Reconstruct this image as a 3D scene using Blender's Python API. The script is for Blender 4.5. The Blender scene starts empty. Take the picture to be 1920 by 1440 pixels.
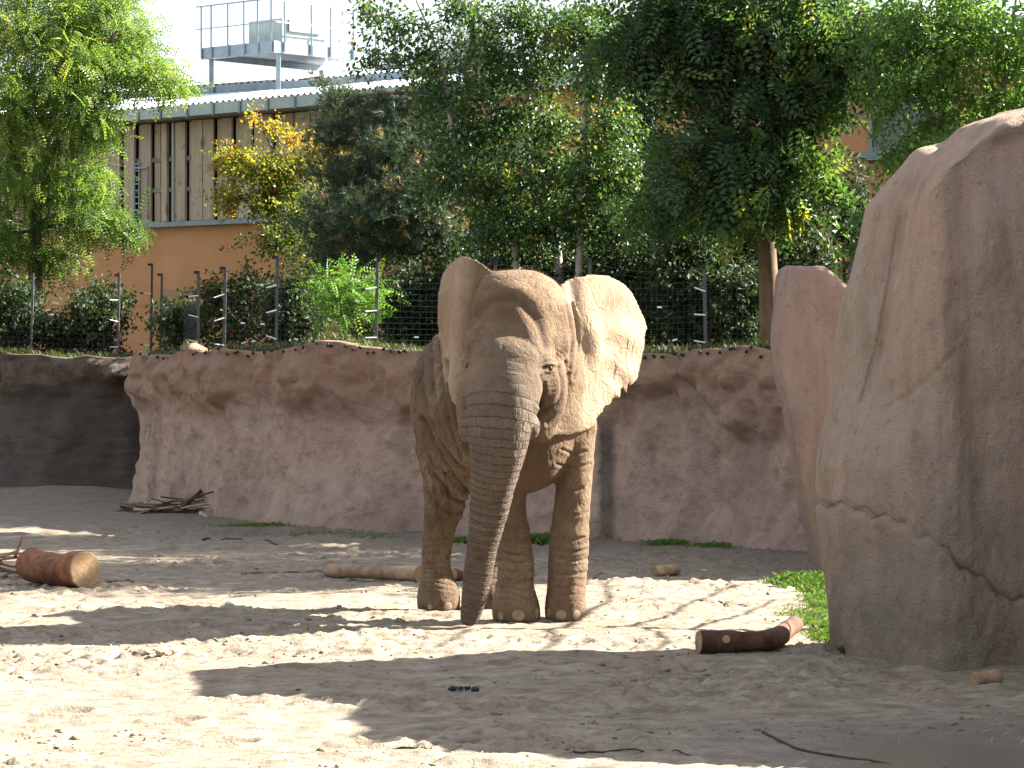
import bpy, math
import numpy as np
from mathutils import Vector, Matrix
from mathutils.bvhtree import BVHTree

# ------------------------------------------------------------------ camera, sky, sun, exposure
SC = bpy.context.scene
COL = SC.collection
F, CH, HY = 5612.0, 1.967, 680.0          # focal length in photo pixels, camera height (m), horizon row
cam = bpy.data.cameras.new('camera')
cam.sensor_width = 36.0
cam.lens = F / 1920.0 * 36.0
cam.shift_y = -(720.0 - HY) / 1920.0
cam.clip_start, cam.clip_end = 0.5, 3000.0
cam_o = bpy.data.objects.new('camera', cam)
COL.objects.link(cam_o)
cam_o.location = (0, 0, CH)
cam_o.rotation_euler = (math.pi / 2, 0, 0)
SC.camera = cam_o

SUN_EL, SUN_AZ = math.radians(34.0), math.radians(18.0)    # azimuth: behind the plane of the picture, from the right
S_DIR = Vector((math.cos(SUN_EL) * math.cos(SUN_AZ), math.cos(SUN_EL) * math.sin(SUN_AZ), math.sin(SUN_EL)))
world = bpy.data.worlds.new('World')
SC.world = world
world.use_nodes = True
wn = world.node_tree
sky = wn.nodes.new('ShaderNodeTexSky')
sky.sky_type = 'NISHITA'
sky.sun_disc = False
sky.sun_elevation = SUN_EL
sky.sun_rotation = math.pi / 2 - SUN_AZ
sky.air_density, sky.dust_density, sky.ozone_density = 1.0, 1.5, 1.0
bgn = wn.nodes['Background']
bgn.inputs['Strength'].default_value = 0.066
veil = wn.nodes.new('ShaderNodeMix')                      # thin even veil of bright cloud over the whole dome
veil.data_type = 'RGBA'
veil.inputs[0].default_value = 0.7
veil.inputs[7].default_value = (2.85, 2.95, 3.1, 1)
wn.links.new(sky.outputs[0], veil.inputs[6])
wn.links.new(veil.outputs[2], bgn.inputs['Color'])
sl = bpy.data.lights.new('sun', 'SUN')
sl.energy, sl.angle, sl.color = 5.0, math.radians(0.5), (1.0, 0.945, 0.85)
sun_o = bpy.data.objects.new('sun', sl)
COL.objects.link(sun_o)
sun_o.location = (30, 30, 30)
sun_o.rotation_euler = S_DIR.to_track_quat('Z', 'Y').to_euler()
vs = SC.view_settings
vs.view_transform, vs.look, vs.exposure, vs.gamma, vs.use_curve_mapping = 'Standard', 'None', 2.78, 1.0, False
SC.cycles.max_bounces = 8
SC.cycles.transparent_max_bounces = 4

# ------------------------------------------------------------------ helpers
rng = np.random.default_rng(11)


def at(px, py, d):
    return np.array([(px - 960) / F * d, d, CH - (py - HY) / F * d])


def gd(py):
    return F * CH / (py - HY)


def _hash(ix, iy, iz, seed):
    h = (ix * 374761393 + iy * 668265263 + iz * 1274126177 + seed * 974634777) & 0xFFFFFFFF
    h = ((h ^ (h >> 13)) * 1274126177) & 0xFFFFFFFF
    h = ((h ^ (h >> 16)) * 2246822519) & 0xFFFFFFFF
    return ((h ^ (h >> 15)) & 0xFFFF) / 32767.5 - 1.0


def vnoise(P, seed=0):
    P = np.asarray(P, float)
    I = np.floor(P).astype(np.int64)
    f = P - I
    u = f * f * f * (f * (f * 6 - 15) + 10)
    r = 0
    for a in (0, 1):
        wx = u[..., 0] if a else 1 - u[..., 0]
        for b in (0, 1):
            wy = u[..., 1] if b else 1 - u[..., 1]
            for c in (0, 1):
                wz = u[..., 2] if c else 1 - u[..., 2]
                r = r + wx * wy * wz * _hash(I[..., 0] + a, I[..., 1] + b, I[..., 2] + c, seed)
    return r


def fbm(P, freq, octv=3, seed=0, gain=0.5):
    P = np.asarray(P, float) * freq
    r, a = 0, 1.0
    for i in range(octv):
        r = r + a * vnoise(P + 17.3 * i, seed + i)
        P = P * 2.03
        a *= gain
    return r


def sstep(a, b, x):
    t = np.clip((x - a) / (b - a), 0, 1)
    return t * t * (3 - 2 * t)


def mk_mesh(name, V, Fc, smooth=True, attrs=None):
    V = np.ascontiguousarray(V, np.float32).reshape(-1, 3)
    me = bpy.data.meshes.new(name)
    if isinstance(Fc, np.ndarray):
        n = Fc.shape[1]
        Fc = np.ascontiguousarray(Fc, np.int32)
        me.vertices.add(len(V))
        me.vertices.foreach_set('co', V.ravel())
        me.loops.add(Fc.size)
        me.loops.foreach_set('vertex_index', Fc.ravel())
        me.polygons.add(len(Fc))
        me.polygons.foreach_set('loop_start', np.arange(0, Fc.size, n, dtype=np.int32))
        me.update(calc_edges=True)
    else:
        me.from_pydata(V.tolist(), [], [list(map(int, f)) for f in Fc])
        me.update()
    me.polygons.foreach_set('use_smooth', np.full(len(me.polygons), bool(smooth)))
    for k, v in (attrs or {}).items():
        a = me.attributes.new(k, 'FLOAT', 'POINT')
        a.data.foreach_set('value', np.ascontiguousarray(v, np.float32))
    return me


def link(name, me, mat=None, parent=None):
    o = bpy.data.objects.new(name, me)
    COL.objects.link(o)
    if me is not None and mat is not None and not me.materials:
        me.materials.append(mat)
    if parent is not None:
        o.parent = parent
    return o


def tag(o, label=None, cat=None, group=None, kind=None):
    if label: o['label'] = label
    if cat: o['category'] = cat
    if group: o['group'] = group
    if kind: o['kind'] = kind
    return o


def empty(name, loc=(0, 0, 0)):
    o = bpy.data.objects.new(name, None)
    COL.objects.link(o)
    o.location = loc
    o.empty_display_size = 0.2
    return o


class MB:
    """collects polygons for one mesh"""
    def __init__(self):
        self.V, self.F = [], []

    def add(self, V, Fc):
        b = len(self.V)
        self.V += [tuple(map(float, v)) for v in V]
        self.F += [[int(i) + b for i in f] for f in Fc]
        return self

    def box(self, c, ax, ay, az):
        """box with centre c and half-axis vectors"""
        c, ax, ay, az = (np.asarray(q, float) for q in (c, ax, ay, az))
        V = [c + i * ax + j * ay + k * az for i in (-1, 1) for j in (-1, 1) for k in (-1, 1)]
        return self.add(V, [(0, 1, 3, 2), (4, 6, 7, 5), (0, 4, 5, 1), (2, 3, 7, 6), (0, 2, 6, 4), (1, 5, 7, 3)])

    def tube(self, path, rad, n=6, caps=True):
        V, Q, c0, c1 = tube(path, rad, n)
        self.add(V, Q)
        if caps:
            b = len(self.V) - len(V)
            self.F.append([b + i for i in c0][::-1])
            self.F.append([b + i for i in c1])
        return self

    def obj(self, name, mat, parent=None, smooth=False):
        return link(name, mk_mesh(name, np.array(self.V), self.F, smooth), mat, parent)


def tube(path, rad, n=6):
    P = np.asarray(path, float)
    m = len(P)
    R = np.broadcast_to(np.asarray(rad, float), (m,))
    T = np.gradient(P, axis=0)
    T /= np.linalg.norm(T, axis=1)[:, None] + 1e-9
    up = np.array([0, 0, 1.0]) if abs(T[0, 2]) < 0.9 else np.array([1.0, 0, 0])
    V = np.zeros((m, n, 3))
    a = np.arange(n) * 2 * math.pi / n
    for i in range(m):
        s = np.cross(T[i], up)
        s /= np.linalg.norm(s) + 1e-9
        up = np.cross(s, T[i])
        V[i] = P[i] + R[i] * (np.cos(a)[:, None] * s + np.sin(a)[:, None] * up)
    idx = np.arange(m * n).reshape(m, n)
    nx = np.roll(idx, -1, axis=1)
    Q = np.stack([idx[:-1], nx[:-1], nx[1:], idx[1:]], -1).reshape(-1, 4)
    return V.reshape(-1, 3), Q, idx[0], idx[-1]


def spline(P, n):
    """Catmull-Rom resampling of a polyline (any number of columns)"""
    P = np.asarray(P, float)
    if len(P) == 2:
        t = np.linspace(0, 1, n)[:, None]
        return P[0] * (1 - t) + P[1] * t
    Q = np.vstack([2 * P[0] - P[1], P, 2 * P[-1] - P[-2]])
    u = np.linspace(0, len(P) - 1 - 1e-6, n)
    i = u.astype(int)
    t = (u - i)[:, None]
    p0, p1, p2, p3 = Q[i], Q[i + 1], Q[i + 2], Q[i + 3]
    return 0.5 * (2 * p1 + (p2 - p0) * t + (2 * p0 - 5 * p1 + 4 * p2 - p3) * t ** 2 + (3 * p1 - p0 - 3 * p2 + p3) * t ** 3)


def grid_faces(nr, nc, wrap=False):
    idx = np.arange(nr * nc).reshape(nr, nc)
    if wrap:
        nx = np.roll(idx, -1, axis=1)
        return np.stack([idx[:-1], nx[:-1], nx[1:], idx[1:]], -1).reshape(-1, 4)
    return np.stack([idx[:-1, :-1], idx[:-1, 1:], idx[1:, 1:], idx[1:, :-1]], -1).reshape(-1, 4)


# ------------------------------------------------------------------ material helpers
class Mat:
    def __init__(self, name):
        self.m = bpy.data.materials.new(name)
        self.m.use_nodes = True
        self.t = self.m.node_tree
        self.out = self.t.nodes['Material Output']
        self.b = self.t.nodes['Principled BSDF']
        self._tc = None

    def n(self, typ, ins=None, **props):
        nd = self.t.nodes.new('ShaderNode' + typ)
        for k, v in props.items():
            setattr(nd, k, v)
        for k, v in (ins or {}).items():
            self.set(nd.inputs[k], v)
        return nd

    def set(self, sock, v):
        if isinstance(v, bpy.types.NodeSocket):
            self.t.links.new(v, sock)
        elif isinstance(v, bpy.types.Node):
            self.t.links.new(v.outputs[0], sock)
        else:
            if isinstance(v, (tuple, list)) and len(v) == 3 and sock.type == 'RGBA':
                v = (*v, 1)
            sock.default_value = v

    def co(self):
        if self._tc is None:
            self._tc = self.n('NewGeometry').outputs['Position']
        return self._tc

    def scaled(self, s):
        return self.n('VectorMath', {0: self.co(), 1: s}, operation='MULTIPLY').outputs[0]

    def noise(self, scale, detail=4.0, rough=0.55, vec=None, dist=0.0):
        return self.n('TexNoise', {'Vector': vec if vec is not None else self.co(), 'Scale': scale, 'Detail': detail,
                                   'Roughness': rough, 'Distortion': dist}).outputs['Fac']

    def voro(self, scale, feature='F1', vec=None, out='Distance'):
        return self.n('TexVoronoi', {'Vector': vec if vec is not None else self.co(), 'Scale': scale}, feature=feature).outputs[out]

    def ramp(self, fac, stops):
        r = self.n('ValToRGB', {'Fac': fac})
        el = r.color_ramp.elements
        while len(el) < len(stops):
            el.new(0.5)
        for e, (p, c) in zip(el, stops):
            e.position = p
            e.color = (*c, 1) if len(c) == 3 else c
        return r.outputs['Color']

    def maprange(self, v, a, b, c=0.0, d=1.0):
        return self.n('MapRange', {'Value': v, 'From Min': a, 'From Max': b, 'To Min': c, 'To Max': d}).outputs[0]

    def math(self, op, a, b=0.5, c=None):
        ins = {0: a, 1: b}
        if c is not None: ins[2] = c
        return self.n('Math', ins, operation=op).outputs[0]

    def mix(self, f, a, b, mode='MIX'):
        nd = self.n('Mix', data_type='RGBA', blend_type=mode)
        self.set(nd.inputs[0], f); self.set(nd.inputs[6], a); self.set(nd.inputs[7], b)
        return nd.outputs[2]

    def attr(self, name):
        return self.n('Attribute', attribute_name=name).outputs['Fac']

    def bump(self, h, strength=0.5, dist=0.02, normal=None):
        ins = {'Height': h, 'Strength': strength, 'Distance': dist}
        if normal is not None: ins['Normal'] = normal
        return self.n('Bump', ins).outputs[0]

    def done(self, color=None, rough=None, normal=None, spec=None, metal=None):
        if color is not None: self.set(self.b.inputs['Base Color'], color)
        if rough is not None: self.set(self.b.inputs['Roughness'], rough)
        if normal is not None: self.set(self.b.inputs['Normal'], normal)
        if spec is not None: self.set(self.b.inputs['Specular IOR Level'], spec)
        if metal is not None: self.set(self.b.inputs['Metallic'], metal)
        return self.m


def plain(name, col, rough=0.6, var=0.25, scale=8.0, metal=0.0, bump=0.0):
    m = Mat(name)
    f = m.noise(scale, 5)
    c = m.ramp(f, [(0.3, tuple(v * (1 - var) for v in col)), (0.7, tuple(min(1, v * (1 + var)) for v in col))])
    return m.done(c, rough, m.bump(f, 0.5, bump) if bump else None, metal=metal, spec=0.3)


def leaf_mat(name, stops, trans=0.45, rough=0.45, tcol=(1.25, 1.35, 0.55)):
    m = Mat(name)
    c = m.ramp(m.attr('tint'), stops)
    m.done(c, rough, spec=0.35)
    tc = m.mix(1.0, c, tcol, 'MULTIPLY')
    tr = m.n('BsdfTranslucent', {'Color': tc})
    mx = m.n('MixShader', {0: trans, 1: m.b.outputs[0], 2: tr.outputs[0]})
    m.t.links.new(mx.outputs[0], m.out.inputs['Surface'])
    return m.m


def bark_mat(name, ca, cb, scale=9.0, bump=0.02, stretch=(1.0, 1.0, 0.22)):
    m = Mat(name)
    v = m.scaled(stretch)
    f = m.noise(scale, 6, 0.65, v)
    g = m.noise(2.2, 3, 0.5)
    c = m.ramp(f, [(0.32, ca), (0.68, cb)])
    c = m.mix(m.maprange(g, 0.4, 0.75), c, tuple(0.6 * a for a in ca))
    return m.done(c, 0.85, m.bump(f, 0.8, bump), spec=0.2)


# ------------------------------------------------------------------ ground
def gz(x, y):
    x, y = np.broadcast_arrays(np.asarray(x, float), np.asarray(y, float))
    P = np.stack([x, y, np.zeros_like(x)], -1)
    calm = 1 - np.exp(-((x + 0.05) ** 2 + (y - 23.3) ** 2) / 1.3 ** 2)
    z = (0.035 * fbm(P, 0.35, 2, 3) + 0.018 * fbm(P, 1.1, 2, 5)) * (0.15 + 0.85 * calm)
    m = sstep(-0.15, 0.55, fbm(P, 0.55, 3, 9) + 0.25 * np.sin(y * 1.7 + 0.4 * x))
    Q = P * np.array([0.75, 1.1, 1.0])
    c = fbm(Q, 5.5, 3, 21)
    z = z + (0.007 + 0.020 * m) * np.maximum(c - 0.05, -0.25) * (0.35 + 0.65 * calm)
    m2 = sstep(-0.05, 0.5, fbm(P * np.array([0.6, 1.3, 1.0]), 1.1, 3, 14))
    rdg = 1 - np.abs(fbm(P * np.array([0.8, 1.25, 1.0]), 7.5, 3, 33)) * 1.6
    z = z + 0.022 * m2 * np.maximum(rdg, -0.2) ** 2 * (0.4 + 0.6 * calm)
    z = z + (0.006 + 0.016 * m2) * fbm(P, 15.0, 2, 31)
    # puddle hollow at the right, a few footprints, earth heap in the recess
    wp_ = np.exp(-(((x - 2.5) / 1.7) ** 4 + ((y - 15.2) / 1.25) ** 4))
    z = z * (1 - 0.8 * wp_) - 0.012 * wp_
    z = z - 0.055 * np.exp(-(((x - 2.55 + 0.12 * np.sin(4 * y)) / 1.15) ** 4 + ((y - 15.15 + 0.10 * np.sin(5 * x)) / 0.72) ** 4))
    for (fx, fy, r) in FOOT:
        q = ((x - fx) / r) ** 2 + ((y - fy) / r) ** 2
        z = z - 0.035 * np.exp(-q ** 2) + 0.02 * np.exp(-((np.sqrt(q) - 1.35) / 0.25) ** 2)
    z = z + 0.10 * np.exp(-(((x + 6.6) / 0.8) ** 2 + ((y - 45.9) / 0.7) ** 2))
    return z


FOOT = [(at(px, 0, gd(py))[0], gd(py), 0.14) for px, py in
        [(425, 1388), (690, 1392), (880, 1325), (1150, 1395), (780, 1282), (240, 1225), (1180, 1300), (560, 1255), (1450, 1310), (120, 1330), (330, 1345), (960, 1250)]]


def axis_coords(lo, hi, step, far, growth=1.35):
    a = list(np.arange(lo, hi + 1e-6, step))
    s, r = step, [a[-1]]
    while r[-1] < far:
        s *= growth; r.append(r[-1] + s)
    s, l = step, [a[0]]
    while l[-1] > -far:
        s *= growth; l.append(l[-1] - s)
    return np.array(l[:0:-1] + a + r[1:])


gx = axis_coords(-4.6, 4.4, 0.025, 900)
gy = np.concatenate([[-400, -150, -60, -20, 0, 6, 10, 12, 13], np.arange(13.5, 24, 0.028), np.arange(24, 31, 0.04), np.arange(31, 48, 0.09), [49, 51, 55, 62, 75, 100, 160, 300, 900]])
GX, GY = np.meshgrid(gx, gy)
GZ = gz(GX, GY)
GZ = GZ * np.exp(-np.maximum(np.abs(GX) - 14, 0) / 20)
gm = Mat('sandy_earth')
n1, n2, n3 = gm.noise(0.7, 4), gm.noise(4.0, 6, 0.65), gm.noise(38.0, 5, 0.7)
gc = gm.ramp(n2, [(0.32, (0.135, 0.103, 0.074)), (0.50, (0.232, 0.187, 0.138)), (0.68, (0.31, 0.257, 0.197))])
gc = gm.mix(gm.maprange(n1, 0.50, 0.75), gc, (0.215, 0.166, 0.12))
gc = gm.mix(gm.maprange(n3, 0.55, 0.70, 0, 0.6), gc, (0.135, 0.097, 0.07))
n4 = gm.noise(11.0, 6, 0.7, gm.scaled((0.7, 1.2, 1.0)))
gc = gm.mix(gm.math('MULTIPLY', gm.maprange(n4, 0.52, 0.68), gm.maprange(n1, 0.36, 0.60, 0.3, 1.0)), gc, (0.105, 0.074, 0.05))
n5 = gm.noise(3.2, 7, 0.72, gm.scaled((0.55, 1.7, 1.0)), 0.7)
gc = gm.mix(gm.maprange(n5, 0.53, 0.66, 0, 0.65), gc, (0.125, 0.092, 0.066))
# damp mud round the puddle
xs = gm.n('SeparateXYZ', {0: gm.co()})
dx = gm.math('MULTIPLY', gm.math('SUBTRACT', xs.outputs[0], 2.5), 0.62)
dy = gm.math('MULTIPLY', gm.math('SUBTRACT', xs.outputs[1], 15.4), 0.75)
rr = gm.math('SQRT', gm.math('ADD', gm.math('MULTIPLY', dx, dx), gm.math('MULTIPLY', dy, dy)))
wet = gm.maprange(gm.math('ADD', rr, gm.math('MULTIPLY', n2, 0.9)), 0.95, 1.75, 1, 0)
gc = gm.mix(gm.math('MULTIPLY', wet, 0.72), gc, (0.085, 0.068, 0.052))
# earth colour darkened along the wall foot, painting deeper shade there
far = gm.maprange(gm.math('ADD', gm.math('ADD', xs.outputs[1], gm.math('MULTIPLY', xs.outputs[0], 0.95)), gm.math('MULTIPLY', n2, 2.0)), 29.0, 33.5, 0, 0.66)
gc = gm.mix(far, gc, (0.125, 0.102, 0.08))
bh = gm.math('ADD', gm.math('MULTIPLY', n3, 0.5), n2)
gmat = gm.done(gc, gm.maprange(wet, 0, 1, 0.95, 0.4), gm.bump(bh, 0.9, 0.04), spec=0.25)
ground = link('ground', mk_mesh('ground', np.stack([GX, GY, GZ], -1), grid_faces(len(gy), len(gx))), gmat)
tag(ground, 'pale trampled sandy earth of the elephant paddock', kind='structure')

# puddle
wm = Mat('muddy_water')
wmat = wm.done((0.13, 0.115, 0.09), 0.08, wm.bump(wm.noise(22, 4), 0.35, 0.012), spec=0.5)
a = np.linspace(0, 2 * math.pi, 48, endpoint=False)
pv = np.stack([2.55 + 1.7 * np.cos(a), 15.15 + 1.15 * np.sin(a), np.full(48, -0.043)], -1)
tag(link('puddle', mk_mesh('puddle', pv, [list(range(48))]), wmat), 'shallow brown puddle in the mud beside the big boulder', kind='structure')

# ------------------------------------------------------------------ rock walls, bank
WALL = np.array([(-3.9, 46.6), (-4.7, 45.2), (-4.95, 43.6), (-5.27, 42.1), (-4.45, 39.6), (-3.44, 37.8), (-2.30, 35.9), (-1.11, 34.8), (0.24, 34.2), (1.13, 33.4),
                 (1.96, 32.3), (2.95, 30.8), (4.0, 29.6), (6.5, 28.0), (11, 26.8), (24, 25.5)])


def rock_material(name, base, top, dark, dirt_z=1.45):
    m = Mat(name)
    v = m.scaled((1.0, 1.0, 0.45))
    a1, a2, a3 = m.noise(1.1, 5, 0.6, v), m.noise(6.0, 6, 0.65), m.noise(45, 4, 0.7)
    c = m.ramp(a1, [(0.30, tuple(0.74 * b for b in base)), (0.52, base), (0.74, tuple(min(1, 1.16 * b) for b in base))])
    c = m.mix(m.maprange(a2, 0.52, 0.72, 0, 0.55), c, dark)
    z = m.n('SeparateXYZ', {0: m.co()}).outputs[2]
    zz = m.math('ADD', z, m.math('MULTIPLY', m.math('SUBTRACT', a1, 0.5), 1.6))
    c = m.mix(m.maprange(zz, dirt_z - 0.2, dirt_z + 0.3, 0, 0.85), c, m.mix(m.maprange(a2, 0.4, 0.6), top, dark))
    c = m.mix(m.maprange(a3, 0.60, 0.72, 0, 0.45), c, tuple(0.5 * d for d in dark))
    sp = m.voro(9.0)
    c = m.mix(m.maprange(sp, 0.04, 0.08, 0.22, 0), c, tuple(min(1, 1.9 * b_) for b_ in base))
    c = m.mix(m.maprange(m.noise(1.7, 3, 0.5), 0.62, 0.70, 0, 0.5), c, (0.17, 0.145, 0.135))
    # one damp dark run of water down the face, and a darker tone towards the foot
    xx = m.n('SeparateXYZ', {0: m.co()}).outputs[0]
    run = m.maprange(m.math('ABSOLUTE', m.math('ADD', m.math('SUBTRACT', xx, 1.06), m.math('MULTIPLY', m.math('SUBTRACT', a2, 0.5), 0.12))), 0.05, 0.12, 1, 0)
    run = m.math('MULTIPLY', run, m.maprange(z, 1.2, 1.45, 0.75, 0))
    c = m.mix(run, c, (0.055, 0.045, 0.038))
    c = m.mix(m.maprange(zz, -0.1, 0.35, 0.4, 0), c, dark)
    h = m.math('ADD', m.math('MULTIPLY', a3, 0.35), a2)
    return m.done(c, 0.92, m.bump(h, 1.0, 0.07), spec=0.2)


wall_mat = rock_material('sprayed_rock', (0.365, 0.258, 0.198), (0.25, 0.142, 0.080), (0.19, 0.128, 0.094))
dark_wall_mat = rock_material('dark_grey_brown_rock', (0.095, 0.078, 0.064), (0.12, 0.078, 0.045), (0.046, 0.037, 0.031), 1.5)  # much darker grey-brown version of the wall rock, for the recess


def wall_top(x):
    x = np.asarray(x, float)
    P = np.stack([x, x * 0, x * 0], -1)
    return 2.07 + 0.07 * fbm(P, 1.3, 3, 77) + 0.12 * np.exp(-((x + 4.28) / 0.16) ** 2) + 0.10 * np.exp(-((x + 2.1) / 0.35) ** 2)


def rock_wall(name, poly, mat, lip, ns, seed, label):
    C = spline(poly, ns)
    # arc-length resample
    L = np.concatenate([[0], np.cumsum(np.linalg.norm(np.diff(C, axis=0), axis=1))])
    s = np.linspace(0, L[-1], ns)
    C = np.stack([np.interp(s, L, C[:, 0]), np.interp(s, L, C[:, 1])], -1)
    T = np.gradient(C, axis=0)
    T /= np.linalg.norm(T, axis=1)[:, None]
    for _ in range(6):
        T[1:-1] = (T[:-2] + T[1:-1] + T[2:]) / 3
    Nn = np.stack([T[:, 1], -T[:, 0]], -1)
    zt = wall_top(C[:, 0])
    nt = 112
    tv = np.linspace(0, 1, nt)
    V = np.zeros((nt + 4, ns, 3))
    sP = np.stack([s, s * 0, s * 0], -1)
    l1 = lip * (0.55 + 0.75 * fbm(sP, 0.8, 2, seed) + 0.35 * fbm(sP, 2.3, 2, seed + 3))
    l1 = np.clip(l1, 0.02, 0.6)
    lowz = 1.42 + 0.22 * fbm(sP, 1.1, 3, seed + 8)           # where the overhanging lip begins
    for i, t in enumerate(tv):
        z = -0.15 + t * (zt + 0.15)
        off = 0.10 * np.exp(-z / 0.25) - 0.06 * np.sin(np.clip(z / 1.6, 0, 1) * math.pi)
        k = sstep(lowz - 0.06, lowz + 0.18, z)
        off = off + l1 * k - l1 * 0.55 * sstep(zt - 0.25, zt, z)
        V[i, :, 0] = C[:, 0] + Nn[:, 0] * off
        V[i, :, 1] = C[:, 1] + Nn[:, 1] * off
        V[i, :, 2] = z
    P = V[:nt]
    d = 0.09 * fbm(P, 1.0, 3, seed + 20) + 0.045 * fbm(P * np.array([1, 1, .6]), 4.0, 4, seed + 30) + 0.02 * (0.5 - np.abs(fbm(P * np.array([1, 1, .7]), 9.0, 3, seed + 33)))
    d = d + 0.07 * np.abs(fbm(P + 0.4 * P[..., 2:3], 2.3, 2, seed + 40)) * sstep(1.2, 1.7, P[..., 2])
    V[:nt, :, :2] += Nn[None] * d[..., None]
    for j, (bo, dz) in enumerate([(0.10, 0.015), (0.30, -0.08), (0.8, -0.25), (1.0, -2.3)]):
        V[nt + j, :, 0] = V[nt - 1, :, 0] - Nn[:, 0] * bo
        V[nt + j, :, 1] = V[nt - 1, :, 1] - Nn[:, 1] * bo
        V[nt + j, :, 2] = zt + dz
    o = link(name, mk_mesh(name, V, grid_faces(nt + 4, ns)), mat)
    tag(o, label, 'rock wall')
    return o, V[nt - 1], Nn


wall, WTOP, WN = rock_wall('rock_wall', WALL, wall_mat, 0.16, 950, 101, 'pinkish brown sprayed rock wall with overhanging earthy lip behind the elephant')
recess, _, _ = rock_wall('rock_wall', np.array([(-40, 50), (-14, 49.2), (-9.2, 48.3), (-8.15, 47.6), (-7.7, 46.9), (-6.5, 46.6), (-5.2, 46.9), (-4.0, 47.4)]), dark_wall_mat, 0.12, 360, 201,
                         'dark grey brown rock wall standing back in the recess past the wall corner')

# bank behind the walls
bx = np.concatenate([[-900, -300, -100, -45, -30, -20], np.arange(-15, -5.16, 0.25), np.arange(-5.1, 12, 0.12), [13, 15, 18, 24, 40, 100, 300, 900]])
wx = WTOP
order = np.arange(150, len(wx))
fx = np.minimum.accumulate(wx[::-1, 0])[::-1]


def bank_front(x):
    m = WALL[3:]
    front = np.interp(x, m[:, 0], m[:, 1])
    return np.where(x < -5.15, 47.9 + np.clip((-7.5 - x) * 0.25, 0, 3), front + 0.12)


offs = np.array([0.0, 0.15, 0.3, 0.5, 0.8, 1.2, 1.7, 2.3, 3.0, 4.0, 5.5, 7.5, 10, 14, 20, 40, 100, 300, 900])
BX, BO = np.meshgrid(bx, offs)
BY = bank_front(BX) + BO


def bank_z(x, y):
    x, y = np.broadcast_arrays(np.asarray(x, float), np.asarray(y, float))
    P = np.stack([x, y, x * 0], -1)
    o = y - bank_front(x)
    return wall_top(np.clip(x, -30, 30)) * np.exp(-np.maximum(o, 0) / 0.7) + 2.06 * (1 - np.exp(-np.maximum(o, 0) / 0.7)) + (0.05 * fbm(P, 1.0, 2, 55) + 0.03 * fbm(P, 4.0, 2, 57)) * np.exp(-np.maximum(o - 15, 0) / 10) + 0.03


bm = Mat('mossy_bank')
b1, b2 = bm.noise(3.0, 5), bm.noise(14.0, 5, 0.7)
bc = bm.ramp(b1, [(0.35, (0.055, 0.048, 0.026)), (0.55, (0.05, 0.065, 0.022)), (0.7, (0.085, 0.065, 0.04))])
bmat = bm.done(bc, 0.95, bm.bump(b2, 0.8, 0.05), spec=0.1)
BZ = bank_z(BX, BY)
BZ[0] -= 0.35
BZ[1] -= 0.05
bank = link('planted_bank', mk_mesh('planted_bank', np.stack([BX, BY, BZ], -1), grid_faces(len(offs), len(bx))), bmat)
tag(bank, 'mossy planted bank above the rock wall', kind='structure')

# black knobs along the upper edge of the wall
kmat = plain('black_rubber', (0.012, 0.012, 0.013), 0.6, 0.2)
import bmesh
_b = bmesh.new()
bmesh.ops.create_icosphere(_b, subdivisions=1, radius=0.020)
for v in _b.verts: v.co.y *= 1.5
knob_me = bpy.data.meshes.new('edge_knob')
_b.to_mesh(knob_me); _b.free()
knob_me.materials.append(kmat)
krng = np.random.default_rng(5)
for px in list(range(245, 470, 13)) + list(range(480, 770, 15)) + list(range(1215, 1455, 17)):
    px = px + krng.uniform(-5, 5)
    col = np.where(WTOP[:, 1] < 42.4)[0]
    pr = 960 + WTOP[col, 0] / WTOP[col, 1] * F
    i = col[np.argmin(np.abs(pr - px))]
    p = WTOP[i].copy()
    p[:2] += WN[i] * 0.03
    p[2] += krng.uniform(-0.06, 0.02)
    k = link('edge_knob', knob_me, None, wall)
    k.location = p
    k.rotation_euler = (krng.uniform(0, 3), krng.uniform(0, 3), 0)


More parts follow.
